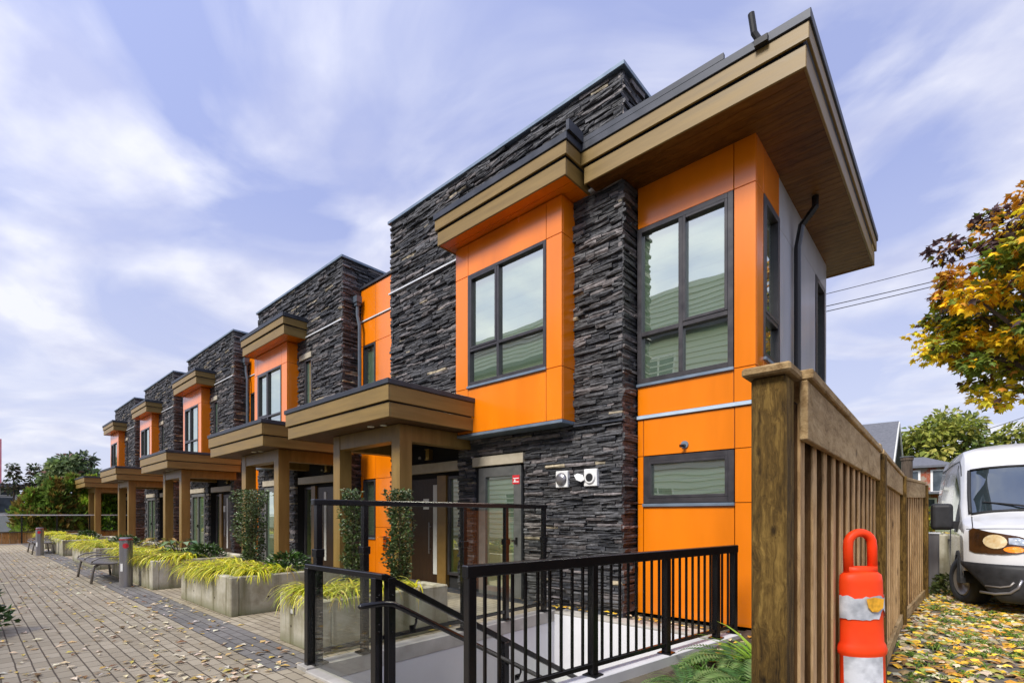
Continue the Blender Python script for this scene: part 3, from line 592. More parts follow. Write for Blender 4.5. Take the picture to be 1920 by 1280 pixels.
# ------------------------------------------------------------------ the four houses further along
def make_house(xr):
    h = thing('townhouse', '', 'house', (xr, 0, 0), 'townhouses in the row')
    block(h, -5.25, 0, [(-2.62, -0.3, 0, 3.0), (-4.78, -3.06, 0.06, 2.56), (-4.68, -2.45, 2.95, 6.35), (-2.02, -1.6, 3.5, 5.78)], seed=9)
    bay(h, -4.7, -2.42, -4.46, -2.78, -3.72, -4.82, -1.86)
    lintel(h, -2.27, -1.58, 5.77, 5.92)
    window(front(6.34), h, -2.02, -1.6, 3.5, 5.76, (), (4.3,), (), fr=0.05, dep=0.055, name='narrow_window', sill=False)
    gap_wall(h, 0.0, 2.09)
    downpipe(h, 0.1, 6.72, 3.5, 7.02)
    canopy(h, -2.98, 0.42, ((-2.13, -1.87), (-0.18, 0.06)), soffit_lights=((-1.0, 4.62), (-0.75, 4.68)))
    glass_door(h, -4.75, -3.1, leaves=2); lintel(h, -4.8, -3.02, 2.38, 2.55)
    entry(h, -2.62, -0.32, (-1.75, -0.85), (-2.48, -2.0), flip=True)
    return h
proto = make_house(-11.42)
hl = ['second townhouse from the near end, its canopy ending just left of the nearest porch',
      'middle townhouse of the row, third orange bay from the near end',
      'fourth townhouse from the near end, second from the far hedge',
      'farthest townhouse, at the hedge end of the row']
for i, (xr, dxc) in enumerate(((-11.42, 0), (-18.8, 0.0), (-26.15, -0.3), (-33.65, -0.8))):
    h = proto if i == 0 else copy_tree(proto)
    h.location.x = xr; h['label'] = hl[i]
    if dxc:
        for c in h.children:
            if c.name.split('.')[0] in ('entrance_canopy', 'porch_post', 'porch_beam'): c.location.x = dxc

# ------------------------------------------------------------------ ground
PX0, PX1, PY0, PY1 = -4.60, -2.08, 2.30, 6.05   # stairwell opening
LA, LB = Vector((-2.66, 2.40, 0)), Vector((-2.06, 6.20, 0))    # line of the picket guard
def lx(y): return LA.x+(LB.x-LA.x)*(y-LA.y)/(LB.y-LA.y)
g = MB()
for poly in ([(-400, -300), (PX0, -300), (PX0, 500), (-400, 500)], [(PX0, -300), (400, -300), (400, PY0), (PX0, PY0)], [(PX0, PY1), (400, PY1), (400, 500), (PX0, 500)], [(lx(PY0), PY0), (400, PY0), (400, PY1), (lx(PY1), PY1)]):
    g.face([g.vert(x, y, 0) for x, y in poly])
tag(g.build('ground', 'ground'), kind='structure')
p = MB(); p.face([p.vert(x, y, 0.006) for x, y in ((-35.4, -7.5), (-4.85, -7.5), (-4.85, 2.0), (-35.4, 2.0))]); p.face([p.vert(x, y, 0.006) for x, y in ((-35.4, 2.46), (-4.85, 2.46), (-4.85, 6.38), (-35.4, 6.38))])
p.face([p.vert(x, y, 0.006) for x, y in ((-4.85, -7.5), (-1.4, -7.5), (-1.4, 2.18), (-4.85, 2.18))])
tag(p.build('paving', 'pavers'), kind='structure')
p = MB(); p.face([p.vert(x, y, 0.008) for x, y in ((-35.4, 2.0), (-4.85, 2.0), (-4.85, 2.46), (-35.4, 2.46))]); tag(p.build('paving_band', 'darkpavers'), kind='structure')
p = MB(); p.box(-4.60, -1.95, 6.055, 6.36, -0.1, 0.03); tag(p.build('ledge_paving', 'plainconcrete', bevel=0.006), kind='structure')
p = MB(); p.face([p.vert(x, y, 0.01) for x, y in ((-0.42, -6), (60, -6), (60, 60), (-0.42, 60))]); tag(p.build('alley', 'alley'), kind='structure')
p = MB(); p.face([p.vert(x, y, z) for x, y, z in ((-30, 24, 0.02), (2.2, 24, 0.02), (2.6, 34, 1.0), (-30, 34, 1.0))]); p.face([p.vert(x, y, z) for x, y, z in ((-30, 34, 1.0), (2.6, 34, 1.0), (4, 70, 2.0), (-30, 70, 2.0))]); tag(p.build('lawn', 'lawn'), kind='structure')
p = MB(); p.box(-2.0, -0.62, 1.2, 6.65, -0.02, 0.05); tag(p.build('planting_bed', 'soil'), kind='structure')

# stairwell
st = MB()
zb = -3.2
st.box(PX0-0.12, PX0, PY0-0.12, PY1+0.12, zb, -0.12)          # left wall
st.box(PX0, lx(PY1)+0.1, PY1, PY1+0.12, zb, -0.004)            # far wall
st.box(PX0, -3.52, PY0-0.12, PY0, zb, -0.12)                    # near wall under the guard
st.box(-3.52, lx(PY0), PY0-0.12, PY0, zb, -0.004)
stw = thing('stairwell', 'sunken stair with pale grey painted walls below the glass guards', 'stairwell', (0, 0, 0))
st.build('stairwell_wall', 'wallpaint', stw, bevel=0.006)
st = MB(); st.face([st.vert(PX0, PY0, zb), st.vert(-1.9, PY0, zb), st.vert(-1.9, PY1, zb), st.vert(PX0, PY1, zb)]); st.build('stairwell_floor', 'plainconcrete', stw)
fl = MB()
for k in range(8):
    y0 = 2.34+0.36*k; z = -0.2*(k+1)
    fl.box(-3.46, lx(y0)-0.02, y0, y0+0.38, z-0.22, z)
fl.box(PX0+0.01, lx(5.2)-0.02, 5.24, PY1-0.01, -1.84, -1.62); fl.build('stair_flight', 'plainconcrete', stw, bevel=0.008)
st = MB(); st.box(-3.52, -3.462, 2.34, 5.2, -2.0, -1.65)
for k in range(8): st.box(-3.52, -3.462, 2.34+0.36*k, 2.70+0.36*k, -0.2*(k+1)-0.45, -0.2*(k+1)+0.04)
st.build('stair_stringer', 'wallpaint', stw)
rw = MB()                                                      # right wall follows the guard line
for (ya, yb) in ((PY0-0.12, PY1+0.12),):
    a = (lx(ya)+0.0, ya); b = (lx(yb)+0.0, yb); o = 0.15
    ids = [rw.vert(x, y, z) for z in (zb, 0.10) for (x, y) in ((a[0], a[1]), (a[0]+o, a[1]), (b[0]+o, b[1]), (b[0], b[1]))]
    for q in ((0, 3, 2, 1), (4, 5, 6, 7), (0, 1, 5, 4), (1, 2, 6, 5), (2, 3, 7, 6), (3, 0, 4, 7)): rw.face([ids[i] for i in q])
rw.build('stairwell_kerb', 'wallpaint', stw, bevel=0.008)
kt = MB(); kt.box(PX0-0.20, PX0+0.004, PY0-0.12, PY1+0.05, -0.118, 0.05); kt.box(PX0+0.005, -3.50, PY0-0.13, PY0+0.004, -0.118, 0.03); kt.build('kerb_top', 'plainconcrete', stw, bevel=0.006)

# ------------------------------------------------------------------ guards
def bolt(mb, x, y, z, d=(1, 0, 0)): mb.tube([(x, y, z), (x+d[0]*0.012, y+d[1]*0.012, z+d[2]*0.012)], 0.008, 8)
tg = thing('tall_glass_guard', 'tall black framed glass guard with a raised top rail beside the near concrete planter', 'guard rail', (-4.66, 2.31, 0))
def loc(f): return lambda x, y, z: (x+4.66, y-2.31, z)
X = -4.66; ys = (2.33, 2.84, 4.25, 5.03, 5.87)
for y in ys:
    m = MB(loc(0)); m.box(X-0.035, X+0.035, y-0.035, y+0.035, 0.052, 1.14); m.box(X-0.045, X+0.045, y-0.045, y+0.045, 1.09, 1.17); m.box(X-0.03, X+0.03, y-0.03, y+0.03, 1.17, 1.60); m.box(X-0.075, X+0.075, y-0.075, y+0.075, 0.0505, 0.07)
    m.build('guard_post', 'black', tg, bevel=0.004)
m = MB(loc(0)); m.bar((X, 2.27, 1.625), (X, 5.93, 1.625), 0.07, 0.06); m.build('top_rail', 'black', tg, bevel=0.008)
m = MB(loc(0))
for a, b in zip(ys, ys[1:]): m.bar((X, a+0.036, 0.17), (X, b-0.036, 0.17), 0.04, 0.045)
m.build('bottom_rail', 'black', tg, bevel=0.004)
for a, b in zip(ys, ys[1:]):
    m = MB(loc(0)); m.box(X-0.005, X+0.005, a+0.04, b-0.04, 0.195, 1.592); m.build('glass_panel', 'guardglass', tg)
# landing guard and the sloping stair guard with its handrail
ng = thing('stair_guard', 'low black framed glass guard turning to slope down beside the stair with a round handrail', 'guard rail', (-3.5, 2.32, 0))
def l2(x, y, z): return (x+3.5, y-2.32, z)
SL = -0.55
def zr(y): return 1.0+SL*(y-2.32)
for (x, y, zt, zbm) in ((-4.70, 2.26, 0.99, -0.4), (-3.56, 2.28, 0.985, -0.4), (-3.49, 2.36, 0.985, -0.4), (-3.49, 3.75, zr(3.75)-0.02, -1.3), (-3.49, 5.12, zr(5.12)-0.02, -1.7)):
    m = MB(l2); m.box(x-0.035, x+0.035, y-0.035, y+0.035, zbm, zt)
    for zz in (0.86, 0.80, 0.62, 0.56):
        if zz < zt and x > -4: bolt(m, x+0.035, y, zt-1.0+zz)
    m.build('guard_post', 'black', ng, bevel=0.004)
m = MB(l2); m.bar((-4.74, 2.26, 1.0), (-3.45, 2.28, 1.0), 0.06, 0.05); m.bar((-3.49, 2.30, 1.0), (-3.49, 5.16, zr(5.16)), 0.06, 0.055); m.build('top_rail', 'black', ng, bevel=0.007)
m = MB(l2); m.bar((-4.66, 2.26, -0.02), (-3.60, 2.28, -0.02), 0.035, 0.04); m.bar((-3.49, 2.40, -0.12), (-3.49, 5.08, zr(5.08)-1.08), 0.035, 0.04); m.build('bottom_rail', 'black', ng, bevel=0.004)
m = MB(l2); m.box(-4.66, -3.60, 2.265, 2.275, 0.0, 0.975); m.build('glass_panel', 'guardglass', ng)
m = MB(l2)
ids = [m.vert(x, y, z) for x in (-3.495, -3.485) for (y, z) in ((2.40, -0.08), (3.71, zr(3.71)-1.06), (3.71, zr(3.71)-0.03), (2.40, zr(2.40)-0.03))]
for q in ((0, 1, 2, 3), (7, 6, 5, 4), (0, 4, 5, 1), (1, 5, 6, 2), (2, 6, 7, 3), (3, 7, 4, 0)): m.face([ids[i] for i in q])
m.build('glass_panel', 'guardglass', ng)
m = MB(l2)
ids = [m.vert(x, y, z) for x in (-3.495, -3.485) for (y, z) in ((3.79, zr(3.79)-1.06), (5.08, zr(5.08)-1.06), (5.08, zr(5.08)-0.03), (3.79, zr(3.79)-0.03))]
for q in ((0, 1, 2, 3), (7, 6, 5, 4), (0, 4, 5, 1), (1, 5, 6, 2), (2, 6, 7, 3), (3, 7, 4, 0)): m.face([ids[i] for i in q])
m.build('glass_panel', 'guardglass', ng)
m = MB(l2); hx = -3.40; off = -0.22
m.tube([(hx, 2.02, 0.795), (hx, 2.04, 0.80), (hx, 2.22, 0.80), (hx, 2.32, 0.785), (hx, 2.42, 0.735), (hx, 5.1, zr(5.1)+off)], [0.012, 0.023, 0.024, 0.024, 0.024, 0.024], 12)
hr = m.build('handrail', 'black', ng, smooth=True)
for y in (2.56, 3.9):
    m = MB(l2); m.tube([(-3.455, y, zr(y)+off-0.11), (-3.425, y, zr(y)+off-0.10), (hx, y, zr(y)+off-0.05), (hx, y, zr(y)+off-0.02)], 0.011, 8); m.box(-3.457, -3.445, y-0.03, y+0.03, zr(y)+off-0.14, zr(y)+off-0.08); m.build('handrail_bracket', 'black', hr)
# picket guard
pg = thing('picket_guard', 'black metal picket railing on the kerb in front of the orange wall', 'guard rail', tuple(LA))
def l3(x, y, z): return (x-LA.x, y-LA.y, z)
def ray_on_line(px):
    u = (px-960)/930.; dx, dy = -math.sin(TH)+u*math.cos(TH), math.cos(TH)+u*math.sin(TH)
    # LA + t(LB-LA) = s*(dx,dy)
    ex, ey = LB.x-LA.x, LB.y-LA.y
    t_ = (LA.y*dx-LA.x*dy)/(ex*dy-ey*dx); return t_
D = LB-LA; Ln = D.length; dn_ = D.normalized()
tp = [ray_on_line(x) for x in (869, 1099, 1237, 1331, 1364)]
for t_ in tp:
    c = LA+D*t_+Vector((0.07, 0, 0)); 
    a = c-dn_*0.036; b = c+dn_*0.036
    m = MB(l3); m.bar((c.x, c.y, 0.10), (c.x, c.y, 1.12), 0.07, 0.07, up=tuple(dn_)); m.box(c.x-0.07, c.x+0.07, c.y-0.07, c.y+0.07, 0.10, 0.112); m.build('guard_post', 'black', pg, bevel=0.005)
sft = Vector((0.07, 0, 0)); A_ = LA+D*tp[0]+sft; B_ = LA+D*tp[-1]+sft
m = MB(l3); m.bar((*(A_-dn_*0.05).xy, 1.10), (*(B_+dn_*0.05).xy, 1.10), 0.075, 0.09); m.build('top_rail', 'black', pg, bevel=0.008)
m = MB(l3); m.bar((*A_.xy, 0.19), (*B_.xy, 0.19), 0.035, 0.04); m.build('bottom_rail', 'black', pg, bevel=0.003)
for ta, tb in zip(tp, tp[1:]):
    L_ = (tb-ta)*Ln; n = max(1, int(round(L_/0.125))-1)
    for k in range(1, n+1):
        c = LA+D*(ta+(tb-ta)*k/(n+1))+sft
        m = MB(l3); m.bar((c.x, c.y, 0.20), (c.x, c.y, 1.07), 0.02, 0.02, up=tuple(dn_)); m.build('picket', 'black', pg)

# ------------------------------------------------------------------ leaves and plants
def leaf_quad(mb, p, d, n, L, W, curl=0.15):
    d = d.normalized(); s = d.cross(n)
    if s.length < 1e-4: s = d.cross(Vector((1, 0, 0.3)))
    s.normalize(); n = s.cross(d)
    a = mb.vert(*p); b = mb.vert(*(p+d*L*0.5+s*W/2+n*curl*W)); c = mb.vert(*(p+d*L-n*curl*L*0.5)); e = mb.vert(*(p+d*L*0.5-s*W/2+n*curl*W)); q = mb.vert(*(p+d*L*0.5))
    mb.face((a, q, b)); mb.face((b, q, c)); mb.face((a, e, q)); mb.face((e, c, q))
MAPLE = [(0, 0), (0.22, 0.02), (0.50, 0.10), (0.40, 0.28), (0.62, 0.55), (0.30, 0.52), (0.18, 0.62), (0.0, 1.0)]
def maple_leaf(mb, p, d, n, L):
    d = d.normalized(); s = d.cross(n)
    if s.length < 1e-4: s = d.cross(Vector((1, 0, 0.3)))
    s.normalize(); n = s.cross(d)
    pts = [(x, y) for x, y in MAPLE]+[(-x, y) for x, y in reversed(MAPLE[1:-1])]
    ids = [mb.vert(*(p+s*x*L+d*y*L-n*(abs(x)*0.35+y*y*0.25)*L)) for x, y in pts]
    c = mb.vert(*(p+d*0.3*L))
    for i in range(len(ids)): mb.face((c, ids[i], ids[(i+1) % len(ids)]))
def rv(r=rnd): 
    while True:
        v = Vector((r.uniform(-1, 1), r.uniform(-1, 1), r.uniform(-1, 1)))
        if 0.05 < v.length < 1: return v.normalized()
def jit(c, k, r=rnd): f = 1+r.uniform(-k, k); return tuple(max(0.002, x*f*(1+r.uniform(-k/3, k/3))) for x in c)

def fallen(name, n, region, cols, size, label=None, maple=False, dens=None, z=0.012):
    mb = MB(); r = random.Random(hash(name) % 1000 if False else len(name)*7); k = 0; tries = 0
    while k < n and tries < n*20:
        tries += 1
        x, y = region(r)
        if dens and r.random() > dens(x, y): continue
        mb.color(jit(r.choice(cols), 0.3, r)); a = r.uniform(0, 6.28)
        d = Vector((math.cos(a), math.sin(a), r.uniform(-0.05, 0.14))); nn = Vector((r.uniform(-0.18, 0.18), r.uniform(-0.18, 0.18), 1))
        L = r.uniform(*size)
        p_ = Vector((x, y, z+r.uniform(0, 0.012)))
        if maple: maple_leaf(mb, p_+Vector((0, 0, 0.02)), d, nn, L)
        else: leaf_quad(mb, p_, d, nn, L, L*r.uniform(0.4, 0.65), r.uniform(0.05, 0.2))
        k += 1
    return tag(mb.build(name, 'deadleaf'), kind='stuff', label=label, cat='leaves')
TAN = [(0.76, 0.64, 0.42), (0.70, 0.58, 0.36), (0.80, 0.72, 0.55), (0.6, 0.42, 0.16), (0.22, 0.12, 0.05), (0.6, 0.45, 0.10)]
GOLD = [(0.74, 0.42, 0.03), (0.82, 0.55, 0.06), (0.58, 0.28, 0.04), (0.66, 0.56, 0.33), (0.30, 0.17, 0.07), (0.60, 0.52, 0.34), (0.36, 0.32, 0.23), (0.28, 0.30, 0.06), (0.26, 0.15, 0.06), (0.38, 0.27, 0.12)]
fallen('courtyard_leaves', 1500, lambda r: (-4.9-26*r.random()**1.8, r.uniform(-0.5, 2.5)), TAN, (0.05, 0.12), 'small pale leaves scattered over the courtyard paving', dens=lambda x, y: 0.25+0.75*max(0, mnoise.noise(Vector((x*0.5, y*0.7, 0)))+0.4))
fallen('kerb_leaves', 70, lambda r: (r.uniform(-4.85, -2.1), r.choice((r.uniform(6.1, 6.3), r.uniform(6.1, 6.3), r.uniform(2.35, 6)))), GOLD[:3]+TAN[:2], (0.06, 0.12), 'yellow leaves lying on the ledge under the stone wall', dens=lambda x, y: 1 if (y > 6.08 or x < -4.66) else 0, z=0.085)
fallen('bed_leaves', 260, lambda r: (r.uniform(-2.0, -0.7), r.uniform(2.0, 6.5)), GOLD[:4], (0.06, 0.13), 'yellow leaves dropped on the bed by the fence', z=0.055)
def alley_region(r):
    return (-0.52+3.7*r.random()**1.1, 3.0+r.random()**0.8*15)
fallen('alley_leaves', 11500, alley_region, GOLD, (0.06, 0.14), 'thick carpet of yellow and brown maple leaves on the alley', maple=True, dens=lambda x, y: 0.35+0.8*max(0, mnoise.noise(Vector((x*0.9, y*0.6, 3)))+0.45))

def grass_clump(mb, r, c, nb, Lr, lean, cols, width=0.013, droop=1.0, zfloor=None):
    for _ in range(nb):
        a = r.uniform(0, 6.28); out = Vector((math.cos(a), math.sin(a), 0)); out = (out*0.65+lean*r.uniform(0.5, 1.2)); out.z = 0
        if out.length < 0.05: continue
        L = r.uniform(*Lr); out.normalize(); up0 = r.uniform(0.55, 1.2); mb.color(jit(r.choice(cols), 0.22, r))
        p = c+Vector((r.uniform(-0.06, 0.06), r.uniform(-0.06, 0.06), 0)); s = out.cross(Vector((0, 0, 1))); ang = math.atan2(up0, 0.6); prev = None; n = 6
        for k in range(n+1):
            w_ = width*(1-(k/n)**1.6)+0.001
            i0 = mb.vert(*(p-s*w_)); i1 = mb.vert(*(p+s*w_))
            if prev: mb.face((prev[0], prev[1], i1, i0))
            prev = (i0, i1); p = p+(out*math.cos(ang)+Vector((0, 0, 1))*math.sin(ang))*(L/n); ang -= droop*r.uniform(0.25, 0.55)
HAK = [(0.76, 0.72, 0.03), (0.62, 0.64, 0.035), (0.86, 0.79, 0.08), (0.36, 0.43, 0.035), (0.90, 0.84, 0.2), (0.40, 0.47, 0.05), (0.42, 0.30, 0.10)]
def shrub(name, label, cat, loc_, rad, h, nleaf, cols, leaf=(0.035, 0.06), mat='gloss_leaf', z0=0.1, group=None, shape=None, stem=True, seed=0, wid=0.55):
    r = random.Random(seed+int(abs(loc_[0]*31+loc_[1]*17))); t_ = thing(name, label, cat, loc_, group)
    mb = MB()
    for _ in range(nleaf):
        f = r.random(); zz = z0+(h-z0)*f; a = r.uniform(0, 6.28); prof = shape(f) if shape else 1
        lump = 0.78+0.75*mnoise.noise(Vector((math.cos(a)*1.6, math.sin(a)*1.6, zz*4+seed)))
        q = rad*prof*lump*(r.random()**0.45)
        mb.color(jit(r.choice(cols), 0.35, r))
        d = Vector((math.cos(a), math.sin(a), r.uniform(-0.3, 0.9)))+rv(r)*0.6; L = r.uniform(*leaf)
        leaf_quad(mb, Vector((q*math.cos(a), q*math.sin(a), zz)), d, rv(r)+Vector((0, 0, 0.8)), L, L*wid, 0.2)
    mb.build('foliage', mat, t_)
    if stem:
        s = MB(); s.tube([(0, 0, 0), (0.01, 0.01, h*0.5), (0, 0, h*0.85)], [0.02, 0.015, 0.006], 6)
        for k in range(7):
            a = r.uniform(0, 6.28); zz = r.uniform(0.15, 0.8)*h; s.tube([(0, 0, zz), (rad*0.6*math.cos(a), rad*0.6*math.sin(a), zz+0.12)], [0.008, 0.003], 5)
        s.build('stem', 'bark', t_)
    return t_

# concrete planters with their grass
PL = [(-6.04, -5.02, 2.54, 4.3, 'near concrete planter behind the glass guard'), (-10.36, -7.91, 2.62, 4.4, 'stained concrete planter with square recessed light, second from the glass guard'),
      (-15.9, -11.92, 2.52, 4.4, 'long concrete planter behind the nearer bench and bollard'), (-21.7, -17.5, 2.42, 4.4, 'concrete planter between the two benches'), (-27.6, -24.15, 2.42, 4.4, 'concrete planter behind the far bench'), (-33.4, -30.0, 2.42, 4.4, 'last concrete planter, near the far hedge')]
def planter_shell(x0, x1, y0, y1, label):
    t_ = thing('planter', label, 'planter', (x0, y0, 0), 'concrete planters'); wd, dp_ = x1-x0, y1-y0; h = 0.585; k = 0.12
    m = MB(); m.box(0, wd, 0, k, 0, h); m.box(0, k, k, dp_, 0, h); m.box(wd-k, wd, k, dp_, 0, h); m.box(k, wd-k, dp_-k, dp_, 0, h); m.build('planter_box', 'concrete', t_, bevel=0.014)
    s = MB(); s.box(k, wd-k, k, dp_-k, 0.1, 0.52); s.build('planter_soil', 'soil', t_)
    for ux in (0.3, 0.72):
        d_ = MB(); d_.tube([(wd*ux, -0.0015, 0.22), (wd*ux, 0.004, 0.22)], 0.016, 10); d_.tube([(wd+0.0015, dp_*ux, 0.25), (wd-0.004, dp_*ux, 0.25)], 0.016, 10); d_.build('tie_hole', 'soil', t_)
    l = MB(); l.box(wd*0.30, wd*0.30+0.10, -0.012, 0.01, 0.36, 0.46); lo_ = l.build('step_light', 'steel', t_, bevel=0.006); l = MB(); l.box(wd*0.30+0.02, wd*0.30+0.08, -0.015, -0.0125, 0.375, 0.425); l.build('light_lens', 'white', lo_)
    return t_
gl_lab = ['arching yellow grass in the planter behind the glass guard', 'arching yellow grass spilling over the second planter', 'arching yellow grass in the long planter by the bollard', 'arching yellow grass in the planter between the benches', 'arching yellow grass by the far bench', 'yellow grass in the last planter by the hedge']
for i, (x0, x1, y0, y1, lab) in enumerate(PL):
    planter_shell(x0, x1, y0, y1, lab)
    mb = MB(); r = random.Random(70+i); n = int((x1-x0)*(22 if i < 3 else 15))
    for k in range(n):
        cx = r.uniform(x0+0.15, x1-0.2); cy = y0+r.uniform(0.16, (0.95 if i else 1.5)); lean = Vector((r.uniform(-0.9, 0.6), -0.8, 0))
        grass_clump(mb, r, Vector((cx-x0, cy-y0, 0.50)), 60 if i < 3 else 40, (0.32, 0.66), lean, HAK, 0.013 if i < 2 else 0.018, droop=1.0)
    o = mb.build('ornamental_grass', 'grassblade'); o.location = (x0, y0, 0)
    tag(o, gl_lab[i], 'grass', 'yellow grasses in the planters')
GRN = [(0.05, 0.085, 0.022), (0.07, 0.115, 0.03), (0.03, 0.055, 0.017), (0.13, 0.18, 0.07), (0.22, 0.27, 0.15)]
col_shape = lambda f: 0.72+0.4*math.sin(min(1, f*1.15)*2.6)
shrub('columnar_shrub', 'slim dark upright shrub in front of the nearest right porch post', 'shrub', (-5.72, 4.02, 0.5), 0.18, 1.34, 3600, GRN, shape=col_shape, group='columnar shrubs', seed=1)
shrub('columnar_shrub', 'slim upright shrub beside the nearest left porch post, behind the tall guard post', 'shrub', (-5.86, 3.40, 0.5), 0.14, 1.32, 2600, GRN, shape=col_shape, group='columnar shrubs', seed=2)
shrub('columnar_shrub', 'dark leafy upright shrub in the second planter, by the second porch', 'shrub', (-9.85, 3.62, 0.5), 0.27, 1.46, 4600, GRN, shape=lambda f: 0.75+0.45*f, group='columnar shrubs', seed=3)
LOW = [(0.05, 0.11, 0.02), (0.08, 0.15, 0.03), (0.035, 0.07, 0.018)]
for (x, y, lb) in ((-8.5, 3.75, 'low dark green shrub at the back of the second planter'), (-12.4, 3.6, 'low dark green shrub at the near end of the long planter'), (-19.2, 3.4, 'low green shrub in the planter between the benches'), (-26.3, 3.4, 'low green shrub in the planter by the far bench')):
    shrub('low_shrub', lb, 'shrub', (x, y, 0.5), 0.48, 0.34, 700, LOW, leaf=(0.07, 0.13), z0=0.05, shape=lambda f: 1.1-0.8*f, group='low shrubs in the planters', stem=False, seed=5, wid=0.3)
def hosta(label, loc_, cols, seed):
    r = random.Random(seed); t_ = thing('hosta', label, 'plant', loc_, 'hostas'); mb = MB(); st_ = MB()
    for k in range(34):
        a = r.uniform(0, 6.28); ln = r.uniform(0.2, 0.45); zz = r.uniform(0.12, 0.42); d = Vector((math.cos(a), math.sin(a), 0)); p_ = d*ln*0.6+Vector((0, 0, zz)); mb.color(jit(r.choice(cols), 0.3, r))
        leaf_quad(mb, p_, d+Vector((0, 0, -0.15)), Vector((0, 0, 1)), r.uniform(0.2, 0.32), r.uniform(0.11, 0.17), 0.25); st_.tube([(0, 0, 0), tuple(p_)], [0.006, 0.004], 5)
    mb.build('foliage', 'gloss_leaf', t_); st_.build('stem', 'gloss_leaf', t_)
    st_.color((0.1, 0.15, 0.04))
hosta('broad leaved pale green plant in the long planter behind the bollard', (-13.2, 3.3, 0.52), [(0.16, 0.24, 0.10), (0.28, 0.33, 0.12), (0.10, 0.18, 0.08)], 4)
hosta('yellowing broad leaved plant in the long planter above the bench', (-15.3, 3.4, 0.5), [(0.30, 0.27, 0.06), (0.40, 0.28, 0.08), (0.14, 0.2, 0.06)], 5)
shrub('edge_shrub', 'green leafy shrub at the courtyard edge beyond the paving', 'shrub', (-9.02, 0.0, 0.0), 0.42, 0.62, 900, [(0.07, 0.14, 0.03), (0.10, 0.2, 0.04), (0.04, 0.08, 0.02)], leaf=(0.07, 0.12), z0=0.08, shape=lambda f: 1.0-0.3*f, seed=8)

# bed by the fence: sword fern, strappy leaves, grass
def fern(label, loc_, nf, Lr, seed, cols):
    r = random.Random(seed); t_ = thing('sword_fern', label, 'fern', loc_, 'ferns by the fence'); mb = MB()
    for k in range(nf):
        a = 6.28*k/nf+r.uniform(-0.25, 0.25); out = Vector((math.cos(a), math.sin(a), 0)); L = r.uniform(*Lr); ang = r.uniform(0.55, 1.2); p_ = Vector((0, 0, 0.02)); n = 22; s = out.cross(Vector((0, 0, 1))); c0 = r.choice(cols)
        prev = None
        for i in range(n):
            d = out*math.cos(ang)+Vector((0, 0, 1))*math.sin(ang); nx = p_+d*(L/n); mb.color(jit(c0, 0.2, r))
            pl = 0.11*L/0.5*math.sin(math.pi*min(1, (i+1.5)/(n+1)))**0.7
            up_ = s.cross(d)
            for sg in (1, -1): leaf_quad(mb, p_, s*sg+d*0.45-up_*0.12, -up_, pl, L/n*0.85, 0.1)
            w_ = 0.003; i0 = mb.vert(*(p_-s*w_)); i1 = mb.vert(*(p_+s*w_))
            if prev: mb.face((prev[0], prev[1], i1, i0))
            prev = (i0, i1); p_ = nx; ang -= 0.085*r.uniform(0.7, 1.3)
    mb.build('frond', 'leaf', t_)
FG = [(0.10, 0.22, 0.05), (0.14, 0.26, 0.08), (0.08, 0.18, 0.05), (0.20, 0.30, 0.10)]
fern('pale sword fern beside the picket railing by the orange wall', (-1.55, 4.85, 0.05), 19, (0.5, 0.8), 3, FG)
fern('green sword fern close behind the timber fence post', (-1.20, 4.20, 0.05), 17, (0.5, 0.75), 4, FG)
fern('small pale fern at the near end of the bed below the picket railing', (-1.62, 3.9, 0.05), 13, (0.35, 0.55), 6, FG)
mb = MB(); r = random.Random(5)
for (x, y) in ((-1.28, 4.75), (-1.2, 4.62)): grass_clump(mb, r, Vector((x, y, 0.05)), 10, (0.45, 0.8), Vector((-0.4, -0.2, 0)), [(0.24, 0.42, 0.04), (0.34, 0.5, 0.06)], 0.03, droop=0.5)
tag(mb.build('strap_leaf_plant', 'grassblade'), 'bright green strap leaved plant against the orange wall by the fence post', 'plant')
mb = MB(); r = random.Random(6)
for k in range(34): grass_clump(mb, r, Vector((r.uniform(-1.72, -0.95), r.uniform(3.5, 4.5), 0.05)), 30, (0.2, 0.42), Vector((r.uniform(-0.4, 0.2), r.uniform(-0.5, 0.2), 0)), [(0.09, 0.2, 0.03), (0.16, 0.28, 0.06), (0.06, 0.14, 0.025), (0.26, 0.34, 0.14)], 0.007, droop=0.8)
tag(mb.build('bed_grass', 'grassblade'), 'tufts of green grass in the bed by the timber post', 'grass', kind='stuff')

# ------------------------------------------------------------------ timber fence
fe = thing('timber_fence', 'weathered cedar board fence running away from a thick mossy post', 'fence', (-0.5, 2.13, 0))
FP = [Vector((-0.49, 2.16, 0)), Vector((-0.555, 5.33, 0)), Vector((-0.615, 8.5, 0)), Vector((-0.50, 11.5, 0))]
FZ = [(2.05, 2.05), (2.05, 2.02), (1.99, 2.06)]
def lf(x, y, z): return (x+0.5, y-2.13, z)
m = MB(lf); m.box(-0.613, -0.487, 2.085, 2.21, -0.02, 2.035); m.build('near_post', 'postwood', fe, bevel=0.008)
m = MB(lf); m.box(-0.637, -0.463, 2.045, 2.225, 2.036, 2.072); m.build('post_cap', 'railwood', fe, bevel=0.008)
for i, q in enumerate(FP[1:]):
    zt = 2.02 if i < 2 else 2.03
    m = MB(lf); m.box(q.x-0.075, q.x+0.085, q.y-0.055, q.y+0.055, -0.02, zt); m.build('fence_post', 'postwood', fe, bevel=0.006)
m = MB(lf); m.box(FP[1].x-0.09, FP[1].x+0.05, FP[1].y-0.06, FP[1].y+0.06, 2.085, 2.115); m.build('post_cap', 'railwood', fe, bevel=0.006)
r = random.Random(21)
